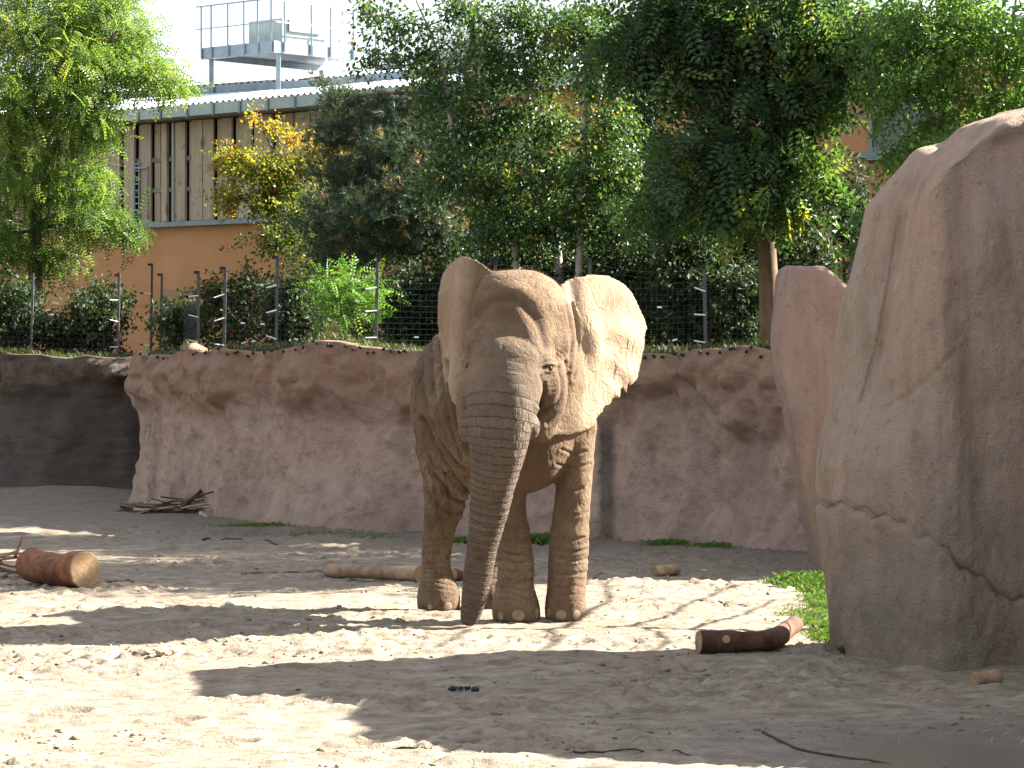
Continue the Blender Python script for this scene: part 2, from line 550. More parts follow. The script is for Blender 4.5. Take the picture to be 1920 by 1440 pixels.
# ------------------------------------------------------------------ boulders
def loft_rock(name, levels, mat, label, nz=110, nt=200, seed=1, amp=(0.07, 0.02), crack=None, group=None):
    """levels: list of (z, polygon points) with equal point counts -> closed lofted rock with noise relief"""
    zs = np.array([l[0] for l in levels], float)
    polys = np.array([l[1] for l in levels], float)
    m = polys.shape[1]
    rings = []
    for p in polys:
        q = np.vstack([p[-1], p, p[0], p[1]])
        u = np.linspace(0, m, nt, endpoint=False)
        i = u.astype(int); t = (u - i)[:, None]
        lin = q[i + 1] * (1 - t) + q[i + 2] * t
        cr = 0.5 * (2 * q[i + 1] + (q[i + 2] - q[i]) * t + (2 * q[i] - 5 * q[i + 1] + 4 * q[i + 2] - q[np.minimum(i + 3, m + 2)]) * t ** 2 + (3 * q[i + 1] - q[i] - 3 * q[i + 2] + q[np.minimum(i + 3, m + 2)]) * t ** 3)
        rings.append(0.5 * lin + 0.5 * cr)
    rings = np.array(rings)
    zz = np.linspace(zs[0], zs[-1], nz)
    V = np.zeros((nz + 5, nt, 3))
    sm = np.zeros((nz, nt, 2))
    for a_ in range(2):
        for j in range(nt):
            sm[:, j, a_] = np.interp(zz, zs, rings[:, j, a_])
    for _ in range(3):
        sm[1:-1] = 0.25 * sm[:-2] + 0.5 * sm[1:-1] + 0.25 * sm[2:]
    V[:nz, :, :2] = sm
    V[:nz, :, 2] = zz[:, None]
    c = V[nz - 1].mean(0)
    for j, (k, dz) in enumerate([(0.9, 0.03), (0.7, 0.055), (0.45, 0.07), (0.2, 0.075), (0.001, 0.077)]):
        V[nz + j] = c + (V[nz - 1] - c) * k
        V[nz + j, :, 2] = V[nz - 1, :, 2] + dz
    N = np.zeros_like(V)
    tt = np.roll(V, -1, 1) - np.roll(V, 1, 1)
    tz = np.gradient(V, axis=0)
    N = np.cross(tt, tz)
    N /= np.linalg.norm(N, axis=2)[..., None] + 1e-9
    if (N[nz // 2] * (V[nz // 2] - V[nz // 2].mean(0))).sum() < 0:
        N = -N
    N = np.nan_to_num(N)
    d = amp[0] * fbm(V, 0.9, 3, seed) + amp[1] * fbm(V * np.array([1, 1, .55]), 4.0, 4, seed + 5)
    if crack is not None:
        d = d * (1 - 0.75 * sstep(2.7, 3.3, V[..., 2]))
    V0 = V.copy()
    if crack is not None:
        d = d + crack(V0)
    V = V + N * d[..., None]
    Fq = grid_faces(nz + 5, nt, True)
    o = link(name, mk_mesh(name, V, Fq), mat)
    tag(o, label, 'boulder', group)
    return o


def boulder_material(name, base, pink, dark):
    m = Mat(name)
    v = m.scaled((1.0, 1.0, 0.35))
    a0, a1, a2, a3 = m.noise(0.9, 3, 0.5, v), m.noise(2.6, 6, 0.65, v), m.noise(11.0, 6, 0.7), m.noise(70, 3, 0.7)
    c = m.mix(m.maprange(a0, 0.40, 0.62), base, pink)
    st = m.noise(5.0, 5, 0.6, m.scaled((1.0, 1.0, 0.12)), 0.5)
    c = m.mix(m.maprange(st, 0.50, 0.68, 0, 0.65), c, dark)
    c = m.mix(m.maprange(a1, 0.50, 0.70, 0, 0.7), c, dark)
    c = m.mix(m.maprange(st, 0.44, 0.32, 0, 0.5), c, tuple(min(1, 1.35 * b_) for b_ in pink))
    c = m.mix(m.maprange(a2, 0.56, 0.72, 0, 0.6), c, tuple(0.5 * d for d in dark))
    c = m.mix(m.maprange(m.noise(1.6, 4, 0.6), 0.56, 0.70, 0, 0.6), c, (0.30, 0.275, 0.25))
    c = m.mix(m.maprange(a3, 0.60, 0.74, 0, 0.45), c, tuple(0.4 * d for d in dark))
    c = m.mix(m.maprange(a3, 0.40, 0.28, 0, 0.4), c, (0.40, 0.31, 0.24))
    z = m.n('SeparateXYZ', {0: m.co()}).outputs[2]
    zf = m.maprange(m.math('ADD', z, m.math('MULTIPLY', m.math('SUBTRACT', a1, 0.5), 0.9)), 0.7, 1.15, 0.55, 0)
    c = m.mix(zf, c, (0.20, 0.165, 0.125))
    c = m.mix(m.math('MULTIPLY', m.maprange(m.attr('crack'), 0.3, 1.0), 0.65), c, (0.085, 0.06, 0.035))
    h = m.math('ADD', m.math('ADD', m.math('MULTIPLY', a2, 0.9), m.math('MULTIPLY', a3, 0.45)), m.math('MULTIPLY', a1, 1.2))
    return m.done(c, 0.93, m.bump(h, 1.0, 0.06), spec=0.2)


bo_mat = boulder_material('tan_rock', (0.345, 0.268, 0.205), (0.37, 0.256, 0.194), (0.235, 0.172, 0.128))
bo2_mat = boulder_material('pink_rock', (0.33, 0.238, 0.188), (0.355, 0.238, 0.188), (0.225, 0.158, 0.125))

# (z, left edge x) of the big boulder, from its outline against the paddock
LE = [(-0.2, 2.25), (0.0, 2.24), (0.4, 2.20), (0.79, 2.16), (1.04, 2.11), (1.27, 2.10), (1.75, 2.20), (2.41, 2.31), (2.85, 2.39), (3.05, 2.44), (3.2, 2.57), (3.4, 2.79), (3.52, 2.97), (3.6, 3.10), (3.65, 3.3)]
lev = []
for z, xl in LE:
    t = min(max(z / 3.65, 0), 1)
    k = 1 - 0.75 * sstep(3.0, 3.7, z)
    fx_ = max(2.80 - 0.02 * z, xl + 0.25)
    fd = 19.42 + 0.05 * z + (0.10 * sstep(3.5, 3.65, z))
    lev.append((z, [(xl, 20.75 - 0.10 * t), (xl + 0.06, 20.35), (xl + 0.28 * k + 0.02, 19.85 + 0.05 * t), (fx_, fd), (max(3.35, fx_ + .3), fd + 0.10), (4.1, 19.05 + .1 * t), (4.9 - .3 * t, 19.2 + .2 * t),
                    (5.2 - .6 * t, 20.4), (4.6 - .3 * t, 21.3 - .5 * t), (3.6, 21.6 - .7 * t), (max(2.8, xl + .3), 21.2 - .45 * t)]))


def big_crack(V):
    # bedding crack falling to the right across the front, lower block slightly proud; two steep hairline cracks
    x, z = V[..., 0], V[..., 2]
    zc = np.interp(x, [2.0, 2.12, 2.42, 2.70, 2.95, 3.2, 3.4, 4.2], [1.02, 1.01, 0.97, 0.85, 0.64, 0.46, 0.38, 0.05]) + 0.02 * np.sin(x * 23) + 0.015 * np.sin(x * 51 + 1)
    front = V[..., 1] < 21.0
    d = -(0.016 + 0.018 * vnoise(V * 5.0, 3)) * np.exp(-((z - zc) / 0.019) ** 2) + 0.035 * sstep(0.0, -0.05, z - zc) * sstep(-.9, -.2, z - zc)
    zc2 = np.interp(x, [2.25, 2.55, 2.75], [1.55, 2.6, 3.3])
    d2 = -0.022 * np.exp(-((x - np.interp(z, [1.6, 2.1, 2.7, 3.1], [2.32, 2.45, 2.56, 2.62])) / 0.018) ** 2) * sstep(1.6, 1.8, z) * sstep(3.1, 2.7, z)
    xr = np.interp(z, [0.9, 1.7, 2.3, 3.4], [2.98, 2.93, 2.80, 2.84])
    d3 = 0.03 * np.exp(-((x - xr + 0.05) / 0.09) ** 2) - 0.03 * np.exp(-((x - xr - 0.12) / 0.09) ** 2)
    d4 = -0.012 * np.exp(-((z - np.interp(x, [2.4, 2.62, 2.9], [1.62, 1.78, 2.05])) / 0.02) ** 2) * sstep(2.4, 2.5, x) * sstep(2.95, 2.85, x)
    return np.where(front, d + d2 + d3 * sstep(.8, 1.2, z) + d4, 0)


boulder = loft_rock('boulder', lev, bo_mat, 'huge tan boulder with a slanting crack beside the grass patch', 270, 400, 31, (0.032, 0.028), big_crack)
me = boulder.data
co = np.zeros(len(me.vertices) * 3, np.float32); me.vertices.foreach_get('co', co); co = co.reshape(-1, 3)
zc = np.interp(co[:, 0], [2.0, 2.12, 2.42, 2.70, 2.95, 3.2, 3.4, 4.2], [1.02, 1.01, 0.97, 0.85, 0.64, 0.46, 0.38, 0.05]) + 0.02 * np.sin(co[:, 0] * 23) + 0.015 * np.sin(co[:, 0] * 51 + 1)
ck = np.exp(-((co[:, 2] - zc) / 0.013) ** 2) * (co[:, 1] < 21)
ck = np.maximum(ck, 0.8 * np.exp(-((co[:, 0] - np.interp(co[:, 2], [1.6, 2.1, 2.7, 3.1], [2.32, 2.45, 2.56, 2.62])) / 0.014) ** 2) * (co[:, 2] > 1.7) * (co[:, 2] < 2.9) * (co[:, 1] < 21))
at_ = me.attributes.new('crack', 'FLOAT', 'POINT'); at_.data.foreach_set('value', ck.astype(np.float32))

lev = []
for py, pl in [(1100, 1534), (1083, 1531), (1020, 1515), (930, 1490), (830, 1470), (700, 1458), (600, 1455), (520, 1457), (506, 1462)]:
    z = CH - (py - HY) / F * 27.6
    xl = (pl - 960) / F * 27.6
    s = 0.0 if py > 530 else (0.03 if py > 510 else 0.06)
    lev.append((z, [(xl, 27.7), (xl + 0.05, 27.45), (xl + 0.32, 27.33), (3.2, 27.35), (3.9, 27.5), (4.2, 28.0), (3.8, 28.45 - s), (xl + .5, 28.4 - s), (xl + 0.08, 28.1)]))


def slab_top(V):
    return np.zeros(V.shape[:2])


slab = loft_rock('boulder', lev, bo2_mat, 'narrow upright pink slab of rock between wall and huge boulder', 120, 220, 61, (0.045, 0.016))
# lower the slab's top towards the right, where it dips behind the big boulder
me = slab.data
co = np.zeros(len(me.vertices) * 3, np.float32); me.vertices.foreach_get('co', co); co = co.reshape(-1, 3)
drop = np.interp(co[:, 0], [2.4, 2.80, 2.92, 3.10, 3.5, 4.2], [0, 0.0, 0.08, 0.20, 0.45, 0.9]) + 0.02 * np.sin(co[:, 0] * 19)
co[:, 2] -= (drop * np.clip((co[:, 2] - 1.6) / 1.2, 0, 1)).astype(np.float32)
me.vertices.foreach_set('co', co.ravel()); me.update()

# rock beyond the right edge of the view: its shadow crosses the foreground
lev = []
for z, k in [(-0.2, 1.05), (0.4, 1.06), (1.2, 1.0), (2.2, 0.95), (3.1, 0.84), (3.6, 0.6)]:
    base = np.array([(3.95, 19.7), (4.0, 18.2), (4.3, 16.6), (5.0, 15.2), (6.0, 14.8), (6.8, 16.2), (6.9, 18.6), (6.2, 20.0), (5.0, 20.3)])
    c = base.mean(0) + np.array([-0.10 * z, 0.14 * z])
    lev.append((z, (c + (base - base.mean(0)) * k).tolist()))
loft_rock('boulder', lev, bo_mat, 'rounded tan boulder at the near side of the huge cracked one', 60, 120, 91, (0.12, 0.03))

# ------------------------------------------------------------------ elephant (implicit surface -> one continuous mesh)
def E(px, py, y=0.0):
    return at(px, py, 23.0 + y)


PR = []          # primitives: (kind, data, k, lo, hi)


def rot_z(a):
    c, s = math.cos(a), math.sin(a)
    return np.array([[c, -s, 0], [s, c, 0], [0, 0, 1]])


def rot_x(a):
    c, s = math.cos(a), math.sin(a)
    return np.array([[1, 0, 0], [0, c, -s], [0, s, c]])


def cap(a, b, ra, rb, k=0.05):
    a, b = np.asarray(a, float), np.asarray(b, float)
    m = max(ra, rb) + k + 0.06
    PR.append(('cap', (a, b, ra, rb), k, np.minimum(a, b) - m, np.maximum(a, b) + m))


def chain(pts, k=0.04, n=14):
    P = spline(pts, n)
    for i in range(n - 1):
        cap(P[i, :3], P[i + 1, :3], P[i, 3], P[i + 1, 3], k)
    return P


def ell(c, r, yaw=0.0, k=0.1, sub=False, pitch=0.0):
    c, r = np.asarray(c, float), np.asarray(r, float)
    m = r.max() + k + 0.06
    PR.append(('sub' if sub else 'ell', (c, r, rot_z(math.radians(yaw)) @ rot_x(math.radians(pitch))), k, c - m, c + m))


def d_prim(kind, data, P):
    if kind == 'cap':
        a, b, ra, rb = data
        ab = b - a
        t = np.clip(((P - a) @ ab) / (ab @ ab + 1e-12), 0, 1)
        q = P - a - t[..., None] * ab
        return np.sqrt((q * q).sum(-1)) - (ra + (rb - ra) * t)
    if kind in ('ell', 'sub'):
        c, r, R = data
        q = (P - c) @ R
        k0 = np.sqrt(((q / r) ** 2).sum(-1))
        k1 = np.sqrt(((q / r ** 2) ** 2).sum(-1)) + 1e-9
        return k0 * (k0 - 1) / k1
    if kind == 'ear':
        o, u, n, poly, curve, th = data
        q = P - o
        U, Vv, W = q @ u, q[..., 2], q @ n
        W = W - curve(U, Vv)
        sd = poly_sd(U, Vv, poly)
        t = np.clip(0.013 + 0.10 * np.maximum(-sd, 0), 0, th)
        a = np.maximum(sd, 0)
        w = np.maximum(np.abs(W) - t + 0.012, 0)
        return np.sqrt(a * a + w * w) - 0.012
    raise ValueError


def poly_sd(U, Vv, poly):
    n = len(poly)
    d2 = np.full(U.shape, 1e9)
    ins = np.zeros(U.shape, bool)
    for i in range(n):
        a, b = poly[i], poly[(i + 1) % n]
        e = b - a
        wx_, wy_ = U - a[0], Vv - a[1]
        t = np.clip((wx_ * e[0] + wy_ * e[1]) / (e @ e + 1e-12), 0, 1)
        d2 = np.minimum(d2, (wx_ - e[0] * t) ** 2 + (wy_ - e[1] * t) ** 2)
        c = (a[1] <= Vv) != (b[1] <= Vv)
        xi = a[0] + (Vv - a[1]) / (b[1] - a[1] + 1e-12) * e[0]
        ins ^= c & (U < xi)
    d = np.sqrt(d2)
    return np.where(ins, -d, d)


def ear(o, ang, sgn, outline, curve, th=0.024, k=0.045):
    o = np.asarray(o, float)
    a = math.radians(ang)
    u = np.array([sgn * math.cos(a), math.sin(a), 0.0])
    n = np.array([sgn * math.sin(a), -math.cos(a), 0.0])
    cam_p = np.array([0, 0, CH])
    pts = []
    for px, py in outline:
        r = np.array([(px - 960) / F, 1.0, -(py - HY) / F])
        p = None
        t = ((o - cam_p) @ n) / (r @ n)
        for _ in range(4):                      # the ear is curved: iterate onto the curved sheet
            p = cam_p + r * t
            q = p - o
            t += (curve(q @ u, q[2]) - q @ n) / (r @ n)
        q = cam_p + r * t - o
        pts.append((q @ u, q[2]))
    pts = np.array(pts)
    mx = np.abs(pts).max() + 0.25
    PR.append(('ear', (o, u, n, pts, curve, th), k, o - mx, o + mx))


BY_ = 32.0
ell((-0.36, 24.02, 1.68), (0.42, 0.52, 0.60), BY_, 0.15)          # hips
ell((-0.46, 24.34, 1.70), (0.32, 0.36, 0.48), BY_, 0.15)          # rump
ell((-0.12, 23.52, 1.575), (0.47, 0.72, 0.635), BY_, 0.15)        # barrel
ell((0.14, 23.10, 1.66), (0.42, 0.48, 0.60), BY_, 0.15)           # shoulders
ell((0.10, 22.98, 1.30), (0.30, 0.34, 0.34), BY_, 0.12)           # brisket
# neck and head
cap(E(985, 640, -0.22), (0.12, 23.3, 1.72), 0.37, 0.46, 0.12)
ell(E(978, 603, -0.36), (0.385, 0.40, 0.375), -12, 0.10)
ell(E(948, 552, -0.42), (0.20, 0.22, 0.17), 0, 0.10)
ell(E(995, 555, -0.34), (0.19, 0.24, 0.155), 0, 0.10)
ell(E(957, 675, -0.62), (0.325, 0.26, 0.35), -15, 0.12)
ell(E(1042, 640, -0.52), (0.095, 0.13, 0.11), -15, 0.07)          # brow over the visible eye
ell(E(886, 645, -0.66), (0.075, 0.12, 0.11), -15, 0.07)
ell(E(1032, 735, -0.50), (0.13, 0.20, 0.24), -15, 0.10)           # cheek
ell(E(1012, 800, -0.48), (0.115, 0.18, 0.12), -15, 0.08)          # jaw
ell(E(880, 760, -0.62), (0.10, 0.17, 0.2), -15, 0.10)             # far cheek
ell(E(876, 806, -0.78), (0.07, 0.10, 0.10), 0, 0.08)              # tusk socket bulges
ell(E(996, 800, -0.80), (0.07, 0.10, 0.10), 0, 0.08)
ell(E(1020, 589, -0.86), (0.085, 0.12, 0.07), -20, 0.06, sub=True)   # temple hollow
ell(E(1030, 690, -0.865), (0.055, 0.06, 0.038), -25, 0.04, sub=True)  # eye socket
ell(E(866, 684, -0.86), (0.05, 0.07, 0.04), 25, 0.04, sub=True)
TR = chain([(*E(952, 690, -0.70), 0.285), (*E(945, 740, -0.78), 0.272), (*E(939, 790, -0.82), 0.250), (*E(935, 830, -0.82), 0.222), (*E(930, 870, -0.79), 0.191), (*E(924, 910, -0.75), 0.166),
            (*E(918, 950, -0.71), 0.150), (*E(909, 1000, -0.67), 0.129), (*E(900, 1050, -0.63), 0.113), (*E(893, 1100, -0.60), 0.100), (*E(885, 1140, -0.57), 0.084), (*E(881, 1157, -0.56), 0.074)], 0.005, 34)
# legs
cap((0.30, 23.12, 1.72), E(1078, 800, 0.06), 0.27, 0.165, 0.12)
chain([(*E(1078, 800, .06), .165), (*E(1077, 860, .04), .146), (*E(1075, 925, .02), .138), (*E(1069, 985, .0), .145), (*E(1066, 1040, 0), .150), (*E(1063, 1095, -.01), .148), (*E(1061, 1128, -.02), .158), (*E(1061, 1150, -.03), .160)], 0.018)
cap((0.02, 22.98, 1.62), E(962, 850, -0.02), 0.25, 0.165, 0.12)
chain([(*E(962, 850, -.02), .165), (*E(957, 900, -.02), .138), (*E(957, 950, -.02), .120), (*E(963, 1010, -.02), .130), (*E(967, 1060, -.03), .137), (*E(966, 1098, -.04), .142), (*E(967, 1130, -.05), .175), (*E(968, 1152, -.06), .186)], 0.018)
cap((-0.50, 24.02, 1.55), E(826, 840, 1.0), 0.29, 0.20, 0.12)
chain([(*E(826, 840, 1.0), .20), (*E(834, 900, .96), .172), (*E(833, 945, .96), .155), (*E(823, 1000, 1.0), .128), (*E(817, 1050, 1.02), .117), (*E(818, 1085, 1.0), .128), (*E(821, 1112, .97), .162), (*E(822, 1132, .95), .172)], 0.018)
cap((-0.15, 24.15, 1.5), (-0.13, 24.12, 0.95), 0.27, 0.18, 0.12)
chain([(-.13, 24.12, .95, .18), (-.14, 24.1, .75, .15), (-.15, 24.15, .5, .12), (-.17, 24.15, .3, .122), (-.19, 24.1, .12, .16), (-.19, 24.08, .04, .17)], 0.018)
cap(E(858, 850, .72), E(874, 918, .80), 0.10, 0.055, 0.09)        # skin fold from flank to knee
# tail, hanging behind
chain([(-0.56, 24.60, 1.95, .07), (-0.58, 24.72, 1.6, .045), (-0.56, 24.72, 1.1, .03), (-0.55, 24.70, .75, .035)], 0.03, 8)
# ears
R_OUT = [(1035, 552), (1052, 535), (1075, 523), (1108, 516), (1140, 519), (1165, 531), (1184, 550), (1198, 578), (1209, 598), (1215, 616), (1208, 632), (1204, 660), (1200, 688), (1192, 712), (1181, 722), (1176, 718),
         (1173, 735), (1166, 722), (1160, 744), (1150, 742), (1142, 758), (1130, 762), (1128, 772), (1117, 780), (1108, 796), (1090, 806), (1070, 812), (1048, 814), (1030, 809), (1026, 796), (1036, 760), (1050, 700), (1055, 640), (1048, 585)]


def r_curve(u, v):
    return -0.10 * (v + 0.1) - 0.22 * np.maximum(u - 0.05, 0) ** 2 + 0.055 * np.exp(-((u - 0.30) / 0.10) ** 2 - ((v - 0.05) / 0.16) ** 2) \
        + 0.019 * np.sin(np.arctan2(v + 0.05, u + 0.25) * 21 + 6 * u) * sstep(0.25, 0.75, u) - 0.05 * np.exp(-((u - 0.12) / 0.07) ** 2) * sstep(-.5, .2, v)


ear(E(1062, 650, -0.20), 44, 1, R_OUT, r_curve)
L_OUT = [(936, 522), (915, 506), (893, 490), (872, 482), (855, 487), (840, 500), (829, 520), (824, 548), (823, 580), (824, 615), (828, 655), (835, 700), (845, 735), (857, 762), (868, 786), (876, 796), (884, 780), (890, 720), (890, 640), (896, 580), (910, 545), (930, 532)]


def l_curve(u, v):
    return -0.10 * (v + 0.1) - 0.10 * np.maximum(u, 0) ** 2 + 0.03 * np.sin(v * 9) * sstep(0.1, 0.4, u) + 0.05 * np.exp(-((u - 0.16) / 0.08) ** 2)


ear(E(888, 640, -0.28), 48, -1, L_OUT, l_curve)
# lids round the visible eye
EYE = E(1029, 689, -0.800)
EYE2 = E(871, 683, -0.80)


def sdf_grid(lo, hi, h):
    n = np.ceil((hi - lo) / h).astype(int) + 1
    ax = [lo[i] + h * np.arange(n[i]) for i in range(3)]
    vol = np.full(n, 0.25, np.float32)
    for kind, data, k, l, u in PR:
        sl = [slice(max(0, int((l[i] - lo[i]) / h)), min(n[i], int((u[i] - lo[i]) / h) + 2)) for i in range(3)]
        G = np.stack(np.meshgrid(ax[0][sl[0]], ax[1][sl[1]], ax[2][sl[2]], indexing='ij'), -1)
        if G.size == 0: continue
        d = d_prim(kind, data, G).astype(np.float32)
        a = vol[tuple(sl)]
        if kind == 'sub':
            b = -d
            hh = np.maximum(k - np.abs(a - b), 0) / k
            vol[tuple(sl)] = np.maximum(a, b) + hh * hh * k / 4
        else:
            hh = np.maximum(k - np.abs(a - d), 0) / k
            vol[tuple(sl)] = np.minimum(a, d) - hh * hh * k / 4
    zz = ax[2][None, None, :]
    return np.maximum(vol, (-zz - 0.012).astype(np.float32)), n


def surface_nets(vol, lo, h):
    s = vol < 0
    n = np.array(vol.shape) - 1
    cnt = np.zeros(n, np.int8)
    for a in (0, 1):
        for b in (0, 1):
            for c in (0, 1):
                cnt += s[a:a + n[0], b:b + n[1], c:c + n[2]]
    act = (cnt > 0) & (cnt < 8)
    I = np.argwhere(act)
    idx = np.full(n, -1, np.int32)
    idx[act] = np.arange(len(I))
    acc = np.zeros((len(I), 3)); num = np.zeros(len(I))
    corners = [np.array((a, b, c)) for a in (0, 1) for b in (0, 1) for c in (0, 1)]
    for i, p in enumerate(corners):
        for q in corners[i + 1:]:
            if np.abs(p - q).sum() != 1: continue
            va = vol[tuple((I + p).T)]; vb = vol[tuple((I + q).T)]
            m = (va < 0) != (vb < 0)
            t = np.where(m, va / np.where(m, va - vb, 1), 0)
            acc += np.where(m[:, None], p + t[:, None] * (q - p), 0)
            num += m
    V = lo + h * (I + acc / num[:, None])
    Q = []
    for ax_ in range(3):
        o1, o2 = [(1, 2), (2, 0), (0, 1)][ax_]
        sa = [slice(None)] * 3; sb = [slice(None)] * 3
        sa[ax_] = slice(0, -1); sb[ax_] = slice(1, None)
        A, B = s[tuple(sa)], s[tuple(sb)]
        ed = np.argwhere(A != B)
        ed = ed[(ed[:, o1] > 0) & (ed[:, o2] > 0) & (ed[:, o1] < vol.shape[o1] - 1) & (ed[:, o2] < vol.shape[o2] - 1)]
        fl = A[tuple(ed.T)]
        e1 = np.zeros(3, int); e1[o1] = 1
        e2 = np.zeros(3, int); e2[o2] = 1
        q = np.stack([idx[tuple((ed - e1 - e2).T)], idx[tuple((ed - e2).T)], idx[tuple(ed.T)], idx[tuple((ed - e1).T)]], -1)
        q[~fl] = q[~fl][:, ::-1]
        Q.append(q)
    return V, np.concatenate(Q)


def laplace(V, Q, it, lam=0.5, mu=-0.52):
    e = np.concatenate([Q[:, [0, 1]], Q[:, [1, 2]], Q[:, [2, 3]], Q[:, [3, 0]]])
    deg = np.bincount(e[:, 0], minlength=len(V)) + np.bincount(e[:, 1], minlength=len(V))
    for i in range(it):
        for f in (lam, mu):
            s = np.stack([np.bincount(e[:, 0], V[e[:, 1], c], len(V)) + np.bincount(e[:, 1], V[e[:, 0], c], len(V)) for c in range(3)], -1)
            V = V + f * (s / np.maximum(deg, 1)[:, None] - V)
    return V


def subdivide(V, Q):
    e = np.concatenate([Q[:, [0, 1]], Q[:, [1, 2]], Q[:, [2, 3]], Q[:, [3, 0]]])
    key = np.sort(e, 1)
    key = key[:, 0].astype(np.int64) * len(V) + key[:, 1]
    uq, inv = np.unique(key, return_inverse=True)
    mid = 0.5 * (V[uq // len(V)] + V[uq % len(V)])
    fc = V[Q].mean(1)
    b0 = len(V); b1 = b0 + len(uq)
    m = inv.reshape(4, -1).T + b0
    c = np.arange(len(Q)) + b1
    nq = np.concatenate([np.stack([Q[:, i], m[:, i], c, m[:, (i + 3) % 4]], -1) for i in range(4)])
    return np.vstack([V, mid, fc]), nq


def normals(V, Q):
    n = np.cross(V[Q[:, 2]] - V[Q[:, 0]], V[Q[:, 3]] - V[Q[:, 1]])
    N = np.stack([sum(np.bincount(Q[:, j], n[:, c], len(V)) for j in range(4)) for c in range(3)], -1)
    return N / (np.linalg.norm(N, axis=1)[:, None] + 1e-12)


lo_e, hi_e, h_e = np.array([-1.05, 21.75, -0.06]), np.array([1.25, 25.0, 2.9]), 0.0185
vol, _n = sdf_grid(lo_e, hi_e, h_e)
EV, EQ = surface_nets(vol, lo_e, h_e)
del vol
EV = laplace(EV, EQ, 1)
EV, EQ = subdivide(EV, EQ)
EV = laplace(EV, EQ, 2)
EN = normals(EV, EQ)

# --- zones used for folds and colour
Tl = np.concatenate([[0], np.cumsum(np.linalg.norm(np.diff(TR[:, :3], axis=0), axis=1))])
near = (EV[:, 1] < 22.75) & (EV[:, 0] < 0.35) & (EV[:, 0] > -0.6)
ts = np.full(len(EV), -1.0)
best = np.full(len(EV), 9.0)
sub = np.where(near)[0]
for i in range(len(TR) - 1):
    a_, b_ = TR[i, :3], TR[i + 1, :3]
    ab = b_ - a_
    t = np.clip(((EV[sub] - a_) @ ab) / (ab @ ab), 0, 1)
    dd = np.linalg.norm(EV[sub] - a_ - t[:, None] * ab, axis=1) - (TR[i, 3] + (TR[i + 1, 3] - TR[i, 3]) * t)
    b = dd < best[sub] - 1e-6
    best[sub[b]] = dd[b]
    ts[sub[b]] = (Tl[i] + t * np.linalg.norm(ab))[b]
ta = np.zeros(len(EV))
ci = np.interp(np.maximum(ts, 0), Tl, np.arange(len(Tl)))
cxyz = np.stack([np.interp(np.maximum(ts, 0), Tl, TR[:, c_]) for c_ in range(3)], -1)
ta = np.arctan2(EV[:, 0] - cxyz[:, 0], -(EV[:, 1] - cxyz[:, 1])) * 0.17
trunk = sstep(0.06, 0.015, best) * sstep(-0.02, 0.10, ts)
x, y, z = EV.T
feet = sstep(0.62, 0.45, z) * (1 - trunk)
legs = sstep(1.15, 0.9, z) * (1 - trunk)
face = sstep(22.95, 22.8, y) * sstep(1.1, 1.3, z) * (1 - trunk)
_ears = [p for p in PR if p[0] == 'ear']
earR = np.zeros(len(EV)); pale = np.zeros(len(EV))
for j, (kd, data, kk, l_, u_) in enumerate(_ears):
    m_ = np.where(((EV > l_) & (EV < u_)).all(1))[0]
    q_ = (EV[m_] - data[0]) @ data[1]
    w_ = sstep(0.022, 0.004, d_prim(kd, data, EV[m_])) * sstep(-0.02, 0.14, q_)
    earR[m_] = np.maximum(earR[m_], w_)
pale = earR * 0.85
d = 0.0
w1 = fbm(EV, 2.2, 2, 400)
# trunk rings, ankle creases, flank folds
ring = np.sin(2 * math.pi * (ts / 0.036 + 0.5 * w1 + 0.35 * fbm(EV, 9, 2, 470)))
d = d - 0.0035 * trunk * sstep(0.25, 0.9, ts) * np.maximum(ring, 0) ** 2
zz_ = z + 0.075 * w1 + 0.03 * np.sin(x * 9 + y * 5) + 0.03 * fbm(EV, 6, 2, 460)
crease = np.maximum(np.sin(2 * math.pi * zz_ / 0.055), 0) ** 3
d = d - 0.005 * crease * sstep(0.08, 0.2, z) * sstep(0.75, 0.5, z) * (1 - trunk) * (0.5 + 0.5 * np.clip(1 + 1.2 * fbm(EV, 3, 2, 410), 0, 2))
P2 = EV * np.array([1.0, 1.0, 0.33])
fold = np.abs(fbm(P2, 7.0, 2, 420))
d = d - 0.009 * np.exp(-(fold / 0.09) ** 2) * (1 - trunk) * (1 - feet) * sstep(23.0, 23.3, y) * sstep(2.35, 2.0, z)
fold2 = np.abs(fbm(EV * np.array([1, 1, 0.8]), 9.0, 2, 430))
d = d - 0.0035 * np.exp(-(fold2 / 0.12) ** 2) * (1 - feet) * (1 - earR) * (1 - 0.6 * trunk)
# creases fanning behind the eye
q = EV - np.array(EYE)
re = np.sqrt(q[:, 0] ** 2 + q[:, 2] ** 2)
ringE = np.sin(2 * math.pi * re / 0.032 + 2.5 * w1)
d = d - 0.0042 * np.maximum(ringE, 0) ** 2 * sstep(0.04, 0.06, re) * sstep(0.22, 0.12, re) * (y < 22.75) * sstep(-.05, .03, q[:, 0] - 0.4 * q[:, 2])
# upper and lower lid
for ec, fl in ((EYE, 1.0), (EYE2, 0.8)):
    qe = EV - np.array(ec)
    arch = qe[:, 2] + 5.0 * qe[:, 0] ** 2
    wx_e = np.exp(-(qe[:, 0] / 0.052) ** 4) * (y < 22.75)
    d = d + fl * 0.026 * np.exp(-((arch - 0.028) / 0.013) ** 2) * wx_e
    d = d + fl * 0.012 * np.exp(-((qe[:, 2] - 4.0 * qe[:, 0] ** 2 + 0.030) / 0.011) ** 2) * wx_e
    d = d + fl * 0.008 * np.exp(-((arch - 0.062) / 0.010) ** 2) * np.exp(-(qe[:, 0] / 0.07) ** 4) * (y < 22.75)
d = d + 0.006 * fbm(EV, 5, 2, 440) * (1 - earR)
